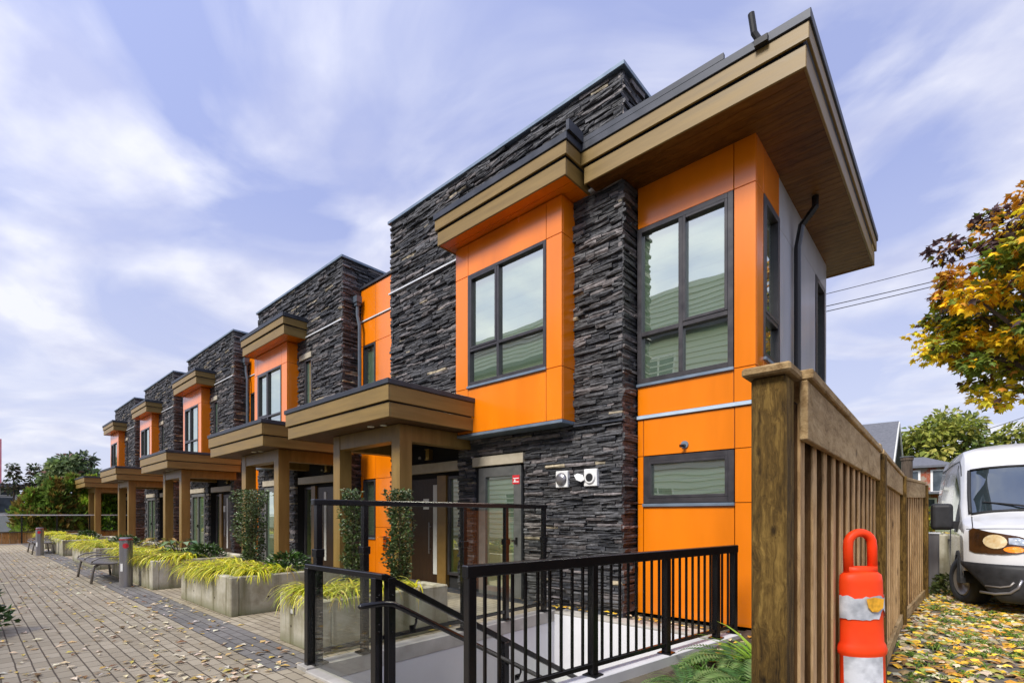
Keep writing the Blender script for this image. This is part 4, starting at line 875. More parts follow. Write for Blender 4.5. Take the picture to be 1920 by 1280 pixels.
for i, (a, b) in enumerate(zip(FP, FP[1:])):
    z0, z1 = FZ[i]; d = (b-a); L_ = d.length; d.normalize(); s = Vector((d.y, -d.x, 0))   # s points to +X
    ya = 0.055 if i else 0.07; yb = L_-0.055
    def pt(t_, o, z): q = a+d*t_+s*o; return (q.x, q.y, z)
    def zz(t_): return z0+(z1-z0)*t_/L_
    m = MB(lf); m.bar(pt(ya, -0.01, zz(ya)+0.005), pt(yb, -0.01, zz(yb)+0.005), 0.15, 0.04); m.build('cap_rail', 'railwood', fe, bevel=0.005)
    m = MB(lf); m.bar(pt(ya, 0.032, zz(ya)-0.135), pt(yb, 0.032, zz(yb)-0.135), 0.03, 0.235); m.build('top_board', 'railwood', fe, bevel=0.004)
    m = MB(lf); m.bar(pt(ya, 0.03, 0.10), pt(yb, 0.03, 0.10), 0.035, 0.14); m.build('bottom_rail', 'railwood', fe, bevel=0.004)
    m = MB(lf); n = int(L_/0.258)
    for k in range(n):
        t_ = ya+0.03+(yb-ya-0.13)*k/(n-1); g_ = r.uniform(1.25, 1.5); m.color((g_*1.08, g_*0.98, g_*0.78))  # face boards tinted pale: alley-side skylight put into the colour
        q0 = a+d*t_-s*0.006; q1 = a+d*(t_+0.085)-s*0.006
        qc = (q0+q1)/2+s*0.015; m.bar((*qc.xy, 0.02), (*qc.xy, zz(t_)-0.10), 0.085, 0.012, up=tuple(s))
        m.color((0.36, 0.26, 0.14)); qc = (q0+q1)/2-s*0.007; m.bar((*qc.xy, 0.02), (*qc.xy, zz(t_)-0.10), 0.083, 0.031, up=tuple(s))  # batten body coloured dark brown, standing in for shade in the slots
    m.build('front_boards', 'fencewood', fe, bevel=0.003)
    m = MB(lf)
    for k in range(n):
        t_ = ya+(yb-ya)*(k+0.5)/n; g_ = r.uniform(0.30, 0.44); m.color((g_*1.05, g_*0.80, g_*0.45))  # back boards darkened in colour for the shade between battens
        q = a+d*(t_+0.09)-s*0.055
        m.bar((*q.xy, 0.02), (*q.xy, zz(t_)-0.05), 0.24, 0.022, up=tuple(s))
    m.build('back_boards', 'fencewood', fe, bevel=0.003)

# ------------------------------------------------------------------ traffic delineator
dl = thing('traffic_delineator', 'orange red traffic delineator post with loop handle and torn white tape leaning by the fence', 'traffic post', (-0.372, 3.2, 0))
dl.rotation_euler = (R(0), R(-1.2), R(42)); dl.scale = (1.06, 1.06, 1.0)
m = MB(); m.lathe([(0.24, 0.0), (0.24, 0.05), (0.2, 0.08), (0.12, 0.10)], 8); m.build('rubber_base', 'blackplastic', dl, bevel=0.006)
m = MB(); m.lathe([(0.112, 0.09), (0.112, 0.40), (0.116, 0.42), (0.116, 0.455), (0.108, 0.47), (0.107, 0.76), (0.117, 0.775), (0.119, 0.795), (0.112, 0.82), (0.104, 0.835), (0.101, 1.02), (0.105, 1.028), (0.105, 1.075), (0.103, 1.082), (0.103, 1.15), (0.098, 1.185), (0.08, 1.20), (0.035, 1.205)], 32, sy=0.55)
m.build('post_body', 'delin', dl, smooth=True)
m = MB(); pts = [(-0.060, 0, 1.19)]+[(-0.060, 0, 1.33)]+[(0.060*math.cos(a), 0, 1.345+0.062*math.sin(a)) for a in [math.pi*(1-k/10) for k in range(1, 10)]]+[(0.060, 0, 1.33), (0.060, 0, 1.19)]
m.tube(pts, 0.022, 12); m.box(-0.07, 0.07, -0.022, 0.022, 1.185, 1.23); m.build('loop_handle', 'delin', dl, smooth=True)
def wrap(name, mat, outline, rr=0.112, k=1.0):
    m = MB(); ids = []
    rows = 6
    top, bot = outline; n = len(top)
    ids = [[m.vert((rr+0.003)*k*math.cos(a), (rr+0.003)*k*0.55*math.sin(a), zt+(zb_-zt)*j/rows) for (a, zt), (_, zb_) in zip(top, bot)] for j in range(rows+1)]
    for j in range(rows):
        for i in range(n-1): m.face((ids[j][i], ids[j+1][i], ids[j+1][i+1], ids[j][i+1]))
    return m.build(name, mat, dl, smooth=True)
angs = [R(-180+9*i) for i in range(21)]
r = random.Random(4)
wrap('torn_tape', 'tape', ([(a, 1.085-0.02*r.random()) for a in angs], [(a, 0.955+0.05*(i > 13)*(1-abs(i-15)/4 if abs(i-15) < 4 else 0)+0.008*r.random()) for i, a in enumerate(angs)]), 0.1065)
wrap('lower_tape', 'tape', ([(a, 0.765) for a in angs[2:15]], [(a, 0.50+0.004*i) for i, a in enumerate(angs[2:15])]), 0.109)
m = MB(); m.color((0.75, 0.38, 0.03))
ids = [m.vert(0.02+0.045*x, -0.070-0.006*abs(x), 1.045+0.045*z) for x, z in ((-1, 0.55), (0, 0.7), (1, 0.5), (0.9, -0.5), (0.35, -1.0), (-0.3, -0.95), (-0.8, -0.4))]; m.face(ids)
lfm = m.build('stuck_leaf', 'deadleaf'); lfm.location = dl.location; lfm.rotation_euler = dl.rotation_euler
tag(lfm, 'single amber leaf stuck to the torn tape of the delineator', 'leaf')

# ------------------------------------------------------------------ bollards and benches
def bollard():
    t_ = thing('bollard', '', 'bollard', (0, 0, 0), 'steel bollards')
    m = MB(); m.lathe([(0.115, 0.0), (0.115, 0.96)], 28); m.build('bollard_tube', 'steel', t_, smooth=False)
    m = MB(); m.lathe([(0.10, 0.962), (0.10, 0.985), (0.112, 0.988), (0.112, 1.02), (0.095, 1.035)], 28); m.build('bollard_cap', 'steel', t_)
    m = MB(); m.lathe([(0.117, 0.985), (0.117, 1.0)], 28); m.build('red_ring', 'red', t_)
    n = 12; 
    m = MB(); c0 = R(-14); pts = []
    ids = [m.vert(0.1175*math.cos(c0+0.45*math.cos(a)), 0.1175*math.sin(c0+0.45*math.cos(a)), 0.865+0.055*math.sin(a)) for a in [6.283*k/16 for k in range(16)]]; c = m.vert(0.1185*math.cos(c0), 0.1185*math.sin(c0), 0.865)
    for k in range(16): m.face((c, ids[k], ids[(k+1) % 16]))
    m.build('red_reflector', 'red', t_)
    m = MB(); m.grid([[(0.1175*math.cos(a), 0.1175*math.sin(a), z) for a in (R(-62), R(-50), R(-38))] for z in (0.34, 0.50)]); m.build('notice_sticker', 'white', t_)
    return t_
b1 = bollard(); b1.location = (-12.9, 2.28, 0); b1['label'] = 'nearer steel bollard with a red oval reflector, in front of the long planter'
b2 = copy_tree(b1); b2.location = (-25.27, 1.91, 0); b2['label'] = 'farther steel bollard with red top, standing by the far bench'
def bench():
    t_ = thing('bench', '', 'bench', (0, 0, 0), 'metal benches'); L_ = 1.95; dpt = 0.62; zs_ = 0.46
    m = MB(); rows = []
    for i in range(9):
        y = dpt*i/8; z = zs_-0.025*math.sin(math.pi*i/8)+(0.03 if i == 0 else 0)*0
        if i < 8:
            for k in range(24):
                m.box(0.03+k*(L_-0.06)/24, 0.03+(k+0.78)*(L_-0.06)/24, y+0.004, y+dpt/8-0.016, z-0.005, z+0.008)
        m.box(0.02, L_-0.02, y-0.01, y+0.012, z-0.012, z+0.004)
    m.build('seat', 'benchmetal', t_)
    m = MB()
    for x in (0.0, L_):
        m.tube([(x, 0.0, zs_-0.01), (x, dpt*0.5, zs_-0.035), (x, dpt, zs_-0.01)], 0.022, 8)
    m.bar((0, 0.0, zs_-0.01), (L_, 0.0, zs_-0.01), 0.03, 0.04); m.bar((0, dpt, zs_-0.01), (L_, dpt, zs_-0.01), 0.03, 0.04); m.build('seat_frame', 'benchmetal', t_)
    for x in (0.02, L_*0.5, L_-0.02):
        m = MB(); m.tube([(x, 0.0, zs_), (x, 0.03, zs_+0.06), (x, 0.14, zs_+0.105), (x, dpt*0.5, zs_+0.12), (x, dpt-0.14, zs_+0.105), (x, dpt-0.03, zs_+0.06), (x, dpt, zs_)], 0.016, 8); m.build('armrest', 'benchmetal', t_, smooth=True)
    for x in (0.06, L_-0.06):
        for y, sg in ((0.03, -1), (dpt-0.03, 1)):
            m = MB(); m.tube([(x, y-sg*0.1, zs_-0.03), (x, y-sg*0.02, zs_-0.10), (x, y, zs_-0.22), (x, y+sg*0.03, 0.0)], [0.03, 0.028, 0.022, 0.026], 8); m.build('leg', 'benchmetal', t_, smooth=True)
    return t_
n1 = bench(); n1.location = (-15.85, 1.86, 0); n1['label'] = 'nearer grey metal bench beside the nearer bollard'
n2 = copy_tree(n1); n2.location = (-27.9, 1.75, 0); n2['label'] = 'farther grey metal bench behind the far bollard'

# ------------------------------------------------------------------ far end of the courtyard
tw = thing('timber_retaining_wall', 'low brown timber retaining wall at the far end of the paving', 'wall', (-35.5, 2, 0))
m = MB(); r = random.Random(3)
for k in range(46):
    y = -6.5+k*0.29; g_ = r.uniform(0.7, 1.2); m.color((g_*1.25, g_*0.85, g_*0.5)); m.box(-0.05, 0.0, y, y+0.28, 0.03, 0.60)
m.build('wall_boards', 'fencewood', tw, bevel=0.004)
m = MB(); m.box(-0.1, 0.06, -6.6, 6.9, 0.60, 0.66); m.build('wall_cap', 'bark', tw)
m = MB(); m.box(0.002, 0.3, -6.6, 6.9, 0.0, 0.05); m.build('wall_foot', 'plainconcrete', tw)
eg = thing('end_glass_guard', 'glass guard with pale top rail across the far end of the courtyard', 'guard rail', (-35.3, 2, 0))
m = MB(); m.bar((0, -6.6, 1.5), (0, 6.8, 1.5), 0.06, 0.06); m.build('top_rail', 'whitemetal', eg)
for k in range(11):
    m = MB(); m.box(-0.03, 0.03, -6.6+k*1.32-0.03, -6.6+k*1.32+0.03, 0.03, 1.47); m.build('guard_post', 'black', eg)
    if k < 10:
        m = MB(); m.box(-0.005, 0.005, -6.6+k*1.32+0.03, -6.6+(k+1)*1.32-0.03, 0.1, 1.46); m.build('glass_panel', 'guardglass', eg)
def cedar(x, y, h, rad, seed, cols, lab):
    r = random.Random(seed); t_ = thing('cedar_tree', lab, 'tree', (x, y, 0), 'cedar hedge'); mb = MB()
    for k in range(2000):
        f = r.random()**0.8; zz = 0.15+(h-0.15)*f; a = r.uniform(0, 6.28); lump = 0.8+0.5*mnoise.noise(Vector((math.cos(a)*1.5+seed, math.sin(a)*1.5, zz*1.6)))
        q = rad*(1-f**2.6)*lump*r.uniform(0.6, 1.05)+0.03; c = cols[0] if mnoise.noise(Vector((a, zz*1.1, seed)))+r.uniform(-0.3, 0.3) < 0.12 else cols[1]
        mb.color(jit(c, 0.45, r)); d = Vector((math.cos(a)*0.7, math.sin(a)*0.7, r.uniform(0.1, 1.1))); L = r.uniform(0.2, 0.42); leaf_quad(mb, Vector((q*math.cos(a), q*math.sin(a), zz)), d+rv(r)*0.3, rv(r)+Vector((math.cos(a), math.sin(a), 0)), L, L*0.5, 0.2)
    mb.build('crown', 'leaf', t_); m_ = MB(); m_.tube([(0, 0, 0), (0, 0, h*0.9)], [0.07, 0.01], 7); m_.build('trunk', 'bark', t_)
r = random.Random(12)
CG = [((0.18, 0.27, 0.04), (0.24, 0.19, 0.045)), ((0.25, 0.42, 0.05), (0.12, 0.20, 0.03)), ((0.30, 0.46, 0.05), (0.30, 0.26, 0.04)), ((0.14, 0.22, 0.04), (0.22, 0.16, 0.035))]
yy = 0.2
cl = ['leftmost and lowest cedar of the hedge, next to the pale house', 'rust tinted cedar, second from the left end of the hedge', 'third cedar from the left end of the hedge, dark with brown patches', 'yellowish cedar of the hedge, under the slim treetops', 'bright green cedar of the hedge in front of the round tree', 'bright green cedar of the hedge just left of the farthest porch', 'last cedar of the hedge, seen behind the farthest porch posts', 'last cedar of the hedge, by the farthest house wall']
for i in range(7):
    cedar(-37.3+r.uniform(-0.3, 0.3), 2.55+i*0.82, (2.7, 3.5, 3.7, 3.5, 3.7, 3.8, 3.6, 3.6)[i]+r.uniform(-0.15, 0.2), 0.95, 40+i, CG[(0, 3, 0, 2, 1, 1, 2, 1)[i]], cl[i])

def tree(name, label, cat, loc_, trunk_h, trunk_r, clumps, leaf, nper, cols, mat='leaf', maple=False, group=None, seed=0, limbs=True, flat=0.7):
    r = random.Random(seed); t_ = thing(name, label, cat, loc_, group); mb = MB()
    for (c, rad, ci) in clumps:
        c = Vector(c)
        for k in range(nper):
            v = rv(r)*rad*(r.random()**0.4); v.z *= flat; p_ = c+v; mb.color(jit(cols[ci] if r.random() < 0.75 else r.choice(cols), 0.3, r))
            d = v.normalized()+Vector((0, 0, -0.35))+rv(r)*0.7; nn = Vector((0, 0, 1))+rv(r)*0.7; L = r.uniform(*leaf)
            if maple: maple_leaf(mb, p_, d, nn, L)
            else: leaf_quad(mb, p_, d, nn, L, L*0.6, 0.2)
    mb.build('crown', mat, t_)
    m_ = MB(); m_.tube([(0, 0, 0), (0.05, 0, trunk_h*0.5), (0, 0.05, trunk_h)], [trunk_r*1.2, trunk_r, trunk_r*0.85], 10)
    if limbs:
        for (c, rad, ci) in clumps[::2]:
            q = Vector(c); k0 = Vector((0, 0.05, trunk_h)); mid = k0.lerp(q, 0.5)+Vector((0, 0, 0.25)); m_.tube([tuple(k0), tuple(mid), tuple(q)], [trunk_r*0.5, trunk_r*0.25, 0.015], 6)
    m_.build('trunk', 'bark', t_)
    return t_
# round grey-green tree beyond the hedge
r = random.Random(31); cl_ = []
for k in range(34):
    v = rv(r); cl_.append(((v.x*1.5, v.y*1.5, 3.3+v.z*2.0), 0.65, r.choice((0, 0, 1, 2))))
tree('round_tree', 'tall rounded grey green tree rising behind the cedar hedge', 'tree', (-45.0, 5.3, 0), 2.0, 0.16, cl_, (0.25, 0.5), 130, [(0.14, 0.20, 0.08), (0.20, 0.27, 0.09), (0.09, 0.12, 0.08), (0.20, 0.11, 0.09)], seed=3)
for i, (x, y, lb) in enumerate(((-46, 0.2, 'tiny russet treetop above the hedge beside the pale house'), (-46, 2.2, 'slim dark treetop poking over the hedge, left of the round tree'), (-46, 3.2, 'slim treetop next to the round tree'))):
    cl_ = [((0, 0, 3.2+0.3*k), 0.5-0.05*k, k % 3) for k in range(6)]
    tree('slim_tree', lb, 'tree', (x, y, 0), 3.0, 0.06, cl_, (0.15, 0.3), 60, [(0.06, 0.07, 0.03), (0.10, 0.07, 0.04), (0.05, 0.08, 0.03)], seed=60+i, limbs=False, group='slim treetops behind the hedge')
hs = thing('pale_house', 'pale grey house with shallow roof far off beyond the hedge', 'house', (-56, -0.1, 0))
m = MB(); m.box(-3, 3, -6, 3.2, 0, 3.0); m.build('wall', 'siding', hs)
m = MB(); m.box(-3.6, 3.8, -6.6, 4.4, 3.6, 3.72); m.box(-3.4, 3.4, -6.4, 3.9, 3.721, 3.84); m.build('roof', 'roofgrey', hs)
m = MB(); m.box(-2.6, 2.6, -5.6, 3.0, 3.001, 3.598); m.build('upper_window', 'darkglass', hs)
m = MB(); m.box(2.61, 2.7, 1.6, 2.0, 3.02, 3.59); m.build('window_post', 'siding', hs)
m = MB(); m.box(3.002, 3.04, 0.8, 2.7, 1.7, 2.8); m.build('window', 'darkglass', hs)
rp = thing('red_banner_pole', 'tall thin pole with a faded red banner beyond the pale house', 'banner', (-60.0, 1.97, 0))
m = MB(); m.tube([(0, -0.25, 0), (0, -0.25, 8.0)], 0.05, 8); m.build('pole', 'steel', rp)
m = MB(); m.box(-0.02, 0.02, -0.2, 0.22, 3.6, 7.9); m.build('banner', 'fadedred', rp)

# ------------------------------------------------------------------ alley side
# big maple, crown hanging into the frame
r = random.Random(77); cl_ = []
for k in range(210):
    v = rv(r)*(0.5+0.5*r.random()); z = v.z; rad = 3.5*(1.0-0.25*max(0, z)); x, y = v.x*rad, v.y*rad
    # colours: rust and dark at the outer top, gold in the middle, green low
    if z > 0.45: ci = r.choice((2, 2, 0, 3))
    elif z < -0.35: ci = r.choice((1, 0, 4, 1, 5))
    else: ci = r.choice((0, 0, 5, 1, 4, 1, 3))
    if v.x < -0.55 and 0.0 < z < 0.5: ci = r.choice((3, 2, 1))
    cl_.append(((x, y, 7.7+z*3.5), r.uniform(0.38, 0.7), ci))
tree('maple_tree', 'large golden and green autumn maple overhanging the white van', 'tree', (2.6, 19.2, 0), 4.2, 0.3, cl_, (0.13, 0.22), 105, [(0.88, 0.54, 0.012), (0.34, 0.36, 0.03), (0.55, 0.26, 0.03), (0.09, 0.05, 0.05), (0.16, 0.22, 0.03), (0.85, 0.66, 0.03)], maple=True, seed=9, flat=0.6)
r = random.Random(78); cl_ = []
for k in range(60):
    v = rv(r)*(0.6+0.4*r.random()); cl_.append(((v.x*4.2, v.y*3.6, 5.6+v.z*3.9), 1.1, r.choice((0, 1, 2, 0, 3))))
tree('green_tree', 'broad olive green tree standing behind the white van', 'tree', (-0.6, 56, 0.8), 2.5, 0.25, cl_, (0.35, 0.65), 110, [(0.27, 0.29, 0.045), (0.19, 0.23, 0.04), (0.36, 0.36, 0.07), (0.10, 0.14, 0.03)], seed=10)
cl_ = [((rnd.uniform(-1, 1)*(2.2-0.22*k), rnd.uniform(-1, 1)*(2.2-0.22*k), 2+0.75*k), 0.9, k % 3) for k in range(10) for _ in range(3)]
tree('conifer_tree', 'dark green conifer just above the van roof at the frame edge', 'tree', (6.2, 38, 0), 1.5, 0.2, cl_, (0.25, 0.45), 45, [(0.05, 0.09, 0.025), (0.07, 0.12, 0.03), (0.04, 0.07, 0.02)], seed=11, limbs=False)
shrub('yellow_bush', 'yellow green bush below the brick house', 'shrub', (-1.0, 27.5, 0.3), 0.75, 1.5, 1400, [(0.38, 0.36, 0.03), (0.24, 0.30, 0.04), (0.45, 0.30, 0.03)], leaf=(0.1, 0.2), mat='leaf', shape=lambda f: 1-0.4*f, seed=14)

# houses far off
gh = thing('gabled_house', 'white gabled house with slate grey roof beyond the fence', 'house', (-7.0, 36.0, 0))
m = MB()
W, Dp, ze, zr_ = 4.4, 6.5, 4.1, 6.75
m.box(-W+0.25, W-0.55, -Dp/2+0.3, Dp/2-0.3, 0, ze-0.005)
m.face([m.vert(W-0.55, -Dp/2+0.3, ze), m.vert(W-0.55, Dp/2-0.3, ze), m.vert(W-0.55, 0, zr_-0.35)]); m.build('wall', 'white', gh)
m = MB()
for sg in (-1, 1):
    ids = [m.vert(x, y, z) for x in (-W, W) for (y, z) in ((0, zr_), (sg*(Dp/2+0.25), ze-0.25), (sg*(Dp/2+0.25), ze-0.13), (0, zr_+0.14))]
    for q in ((0, 1, 2, 3), (7, 6, 5, 4), (0, 4, 5, 1), (1, 5, 6, 2), (2, 6, 7, 3), (3, 7, 4, 0)): m.face([ids[i] for i in q])
m.build('roof', 'roofgrey', gh)
m = MB()
for sg in (-1, 1): m.bar((W+0.02, 0, zr_-0.02), (W+0.02, sg*(Dp/2+0.2), ze-0.22), 0.06, 0.24)
m.build('barge_board', 'siding', gh)
m = MB(); m.box(W-0.548, W-0.5, -1.6, -0.7, 3.3, 4.3); m.box(W-0.548, W-0.5, 0.5, 1.4, 3.3, 4.3); m.build('window', 'darkglass', gh)
m = MB(); m.box(W-0.54, W+0.5, -3.0, -0.4, 3.05, 3.2); m.box(W-0.54, W+0.3, -2.8, -0.5, 2.3, 2.45); m.box(W+0.2, W+0.28, -2.8, -2.7, 0, 3.05); m.build('porch_roof', 'siding', gh)
bh = thing('brick_house', 'red brick house with pale trim and dark chimney at the end of the alley', 'house', (-2.2, 46, 0))
m = MB(); m.box(-4, 1.6, 0, 6, 0, 4.85); m.build('wall', 'brick', bh)
m = MB(); m.box(-4.3, 2.0, -0.4, 6.4, 4.855, 5.0)
ids = [m.vert(-4.3, -0.4, 5.002), m.vert(2.0, -0.4, 5.002), m.vert(2.0, 6.4, 5.002), m.vert(-4.3, 6.4, 5.002), m.vert(-2.5, 3, 5.9), m.vert(0.2, 3, 5.9)]
for q in ((0, 1, 5, 4), (1, 2, 5), (2, 3, 4, 5), (3, 0, 4)): m.face([ids[i] for i in q])
rf = m.build('roof', 'roofgrey', bh)
m = MB(); m.box(-4.0, 1.5, -1.6, -0.01, 2.95, 3.1); m.build('porch_roof', 'roofgrey', bh)
for (a, b, c, d) in ((-0.9, 0.0, 3.35, 4.6), (0.75, 1.45, 3.2, 4.6), (-0.7, 0.9, 1.1, 2.6)):
    m = MB(); m.box(a-0.1, b+0.1, -0.05, 0.02, c-0.1, d+0.1); wf = m.build('window', 'white', bh); m = MB(); m.box(a+0.03, b-0.03, -0.07, -0.051, c, d); m.build('pane', 'darkglass', wf)
ck = thing('chimney_stack', 'round dark chimney stack rising just past the end of the fence', 'chimney', (-1.62, 26, 0))
m = MB(); m.lathe([(0.19, 0), (0.19, 3.72), (0.22, 3.74), (0.22, 3.84), (0.18, 3.86)], 14); m.build('stack', 'bark', ck)
m = MB(); m.lathe([(0.24, 3.862), (0.24, 3.90)], 14); m.build('cap', 'roofgrey', ck)
# low block wall and metal bin in the gap beyond the fence
rk = MB(); r = random.Random(2)
rows = [[(0.0+0.02*r.random(), -0.25+0.10*j+r.uniform(-0.02, 0.02), 0.12*i+r.uniform(-0.01, 0.01)) for j in range(6)] for i in range(9)]
lw = thing('retaining_block', 'pale grey concrete block wall in the gap between fence end and van, leaves on top', 'wall', (-0.22, 13.2, 0), rz=R(-12))
m = MB(); m.box(-0.2, 0.35, -0.2, 5.5, 0, 1.12); m.build('block_wall', 'concrete', lw, bevel=0.03)
m = MB(); m.color((0.5, 0.2, 0.04))
for k in range(160):
    m.color(jit(r.choice(GOLD[:5]), 0.3, r)); a = r.uniform(0, 6.28); leaf_quad(m, Vector((r.uniform(-0.2, 0.33), r.uniform(-0.18, 3), 1.125+r.random()*0.02)), Vector((math.cos(a), math.sin(a), 0.15)), Vector((0, 0, 1)), r.uniform(0.08, 0.16), 0.08, 0.2)
o = m.build('wall_top_leaves', 'deadleaf'); o.location = (-0.22, 13.2, 0); o.rotation_euler = (0, 0, R(-12)); tag(o, 'leaves lying on top of the pale block wall', 'leaves', kind='stuff')
mp_ = thing('metal_post', 'dull grey galvanised steel post beside the far fence post', 'post', (-0.36, 12.35, 0))
m = MB(); m.box(-0.09, 0.07, -0.07, 0.09, 0, 1.14); m.build('post_shaft', 'steel', mp_, bevel=0.01)
m = MB(); m.box(-0.11, 0.09, -0.09, 0.11, 1.141, 1.17); m.build('post_lid', 'whitemetal', mp_, bevel=0.005)
shrub('weed_clump', 'clump of dark weeds at the foot of the block wall', 'weed', (-0.15, 12.2, 0), 0.4, 0.38, 420, [(0.09, 0.11, 0.03), (0.06, 0.08, 0.02)], leaf=(0.06, 0.12), z0=0.0, stem=False, mat='leaf', shape=lambda f: 1.05-0.6*f, seed=20)
mb = MB(); r = random.Random(9)
for k in range(46):
    x = -0.34+abs(r.gauss(0, 0.30)); y = r.uniform(5.5, 11.5)
    grass_clump(mb, r, Vector((x, y, 0.01)), 16, (0.06, 0.15), Vector((0, 0, 0)), [(0.12, 0.22, 0.03), (0.2, 0.28, 0.05), (0.08, 0.15, 0.03)], 0.006, droop=0.8)
for k in range(70): grass_clump(mb, r, Vector((r.gauss(0.25, 0.4), r.gauss(8.0, 1.8), 0.02)), 16, (0.07, 0.15), Vector((0, 0, 0)), [(0.14, 0.26, 0.03), (0.2, 0.3, 0.05)], 0.007, droop=0.9)
tag(mb.build('alley_grass', 'grassblade'), 'grass tufts along the foot of the fence', 'grass', kind='stuff')
# overhead cables
def cable(label, p, q, rad, sag=0.3):
    m = MB(); p = Vector(p); q = Vector(q); n = 14
    m.tube([tuple(p.lerp(q, k/n)-Vector((0, 0, sag*4*(k/n)*(1-k/n)))) for k in range(n+1)], rad, 5); tag(m.build('power_cable', 'blackplastic'), label, 'cable', 'overhead cables')
def at(px, py, d):
    u = (px-960)/930.; v = (965-py)/930.; return (d*(-math.sin(TH)+u*math.cos(TH)), d*(math.cos(TH)+u*math.sin(TH)), H+d*v)
cable('topmost of the three overhead cables right of the roof', at(1450, 575, 24), at(2100, 405, 24), 0.016, 0.1)
cable('middle overhead cable right of the roof', at(1450, 596, 24), at(2100, 440, 24), 0.02, 0.1)
cable('lowest of the three overhead cables right of the roof', at(1450, 606, 24), at(2100, 448, 24), 0.02, 0.1)
cable('single cable above the van, right of the green tree', at(1845, 806, 30), at(2060, 725, 30), 0.02, 0.15)
cable('thin cable over the cedar hedge at the far end', at(-200, 918, 50), at(240, 898, 50), 0.025, 0.2)
cable('lower thin cable across the cedar hedge', at(-60, 932, 34.5), at(240, 923, 34.5), 0.02, 0.0)

# ------------------------------------------------------------------ white van
van = thing('parked_van', 'white high roof cargo van with black bumper and mirror parked in the leafy alley', 'van', (1.24, 10.35, 0), rz=R(5.0))
# local: x across, y back from the nose, z up
def lerp(a, b, t_): return a+(b-a)*t_
def fpt(x, z, o=0.0): return (x, 0.01+0.47*min(1.1, abs(x)/1.16)**5+max(0, z-0.85)*0.28-o, z)
# rows over nose, bonnet, windscreen and roof: (s, z, half width, edge sweep, edge drop)
VR = [(0.01, 0.62, 1.16, 0.47, 0), (0.01, 0.72, 1.16, 0.47, 0), (0.01, 0.85, 1.16, 0.47, 0), (0.066, 1.05, 1.16, 0.47, 0), (0.108, 1.20, 1.15, 0.47, 0.0), (0.19, 1.28, 1.13, 0.46, 0.02), (0.42, 1.37, 1.11, 0.38, 0.05), (0.75, 1.46, 1.09, 0.28, 0.07), (0.98, 1.53, 1.07, 0.24, 0.09),
      (1.04, 1.57, 1.06, 0.24, 0.09), (1.30, 1.90, 1.05, 0.25, 0.05), (1.58, 2.22, 1.02, 0.26, 0.05), (1.66, 2.34, 1.01, 0.26, 0.05), (1.92, 2.62, 1.0, 0.18, 0.07), (2.35, 2.78, 0.99, 0.06, 0.10), (3.6, 2.83, 0.99, 0, 0.12), (6.0, 2.82, 0.99, 0, 0.12), (6.15, 2.74, 0.97, 0, 0.12)]
def vrow(vf):
    i = max(0, min(int(vf), len(VR)-2)); t_ = vf-i; return [lerp(p_, q_, t_) for p_, q_ in zip(VR[i], VR[i+1])]
def top(vf, q, o=0.0):
    def raw(vf, q):
        s_, z_, w_, es, ez = vrow(vf); a_ = abs(q); return Vector((q*w_, s_+es*a_**5, z_-ez*a_**4))
    p0 = raw(vf, q)
    if not o: return tuple(p0)
    du = raw(vf, min(1, q+0.02))-raw(vf, max(-1, q-0.02)); dv_ = raw(min(len(VR)-1.001, vf+0.05), q)-raw(max(0, vf-0.05), q); n_ = du.cross(dv_)
    n_.normalize()
    if n_.z < 0 or (n_.y > 0.3): n_ = -n_
    return tuple(p0+n_*o)
QS = [-1, -0.985, -0.95, -0.9, -0.82, -0.7, -0.5, -0.25, 0, 0.25, 0.5, 0.7, 0.82, 0.9, 0.95, 0.985, 1]
m = MB(); m.grid([[top(v, q) for q in QS] for v in range(len(VR))])
def sidecol(vf, sg):
    s_, z_, w_, es, ez = vrow(vf); ze = z_-ez; se = s_+es; out = []
    lo = [(1.12, 0.34), (1.165, 0.60), (1.172, 0.90), (1.168, 1.2)]
    for wd_, zz_ in lo: out.append((sg*wd_, se, min(zz_, ze-0.02+0.004*len(out))))
    for t_ in (0.25, 0.5, 0.75, 0.92): out.append((sg*lerp(1.165, w_+0.02, t_**1.6), se, lerp(out[3][2], ze, t_)))
    out.append((sg*w_, se, ze)); return out
VS = [5, 6, 7, 8, 9, 9.5, 10, 10.5, 11, 12, 13, 14, 14.5, 15, 15.5, 16, 17]
for sg in (-1, 1):
    first = [top(v, sg) for v in (0, 1, 2, 3, 3.4, 3.8, 4.2, 4.6, 5)]
    m.grid([first]+[sidecol(v, sg) for v in VS[1:]])
L0 = sidecol(17, -1); R0 = sidecol(17, 1); m.grid([L0, R0])
body = m.build('body', 'vanpaint', van, smooth=True)
def sidept(vf, k, sg, o=0.012):
    c_ = sidecol(vf, sg); i = min(int(k), 7); t_ = k-i; p_ = [lerp(a_, b_, t_) for a_, b_ in zip(c_[i], c_[i+1])]; return (p_[0]+sg*o, p_[1], p_[2])
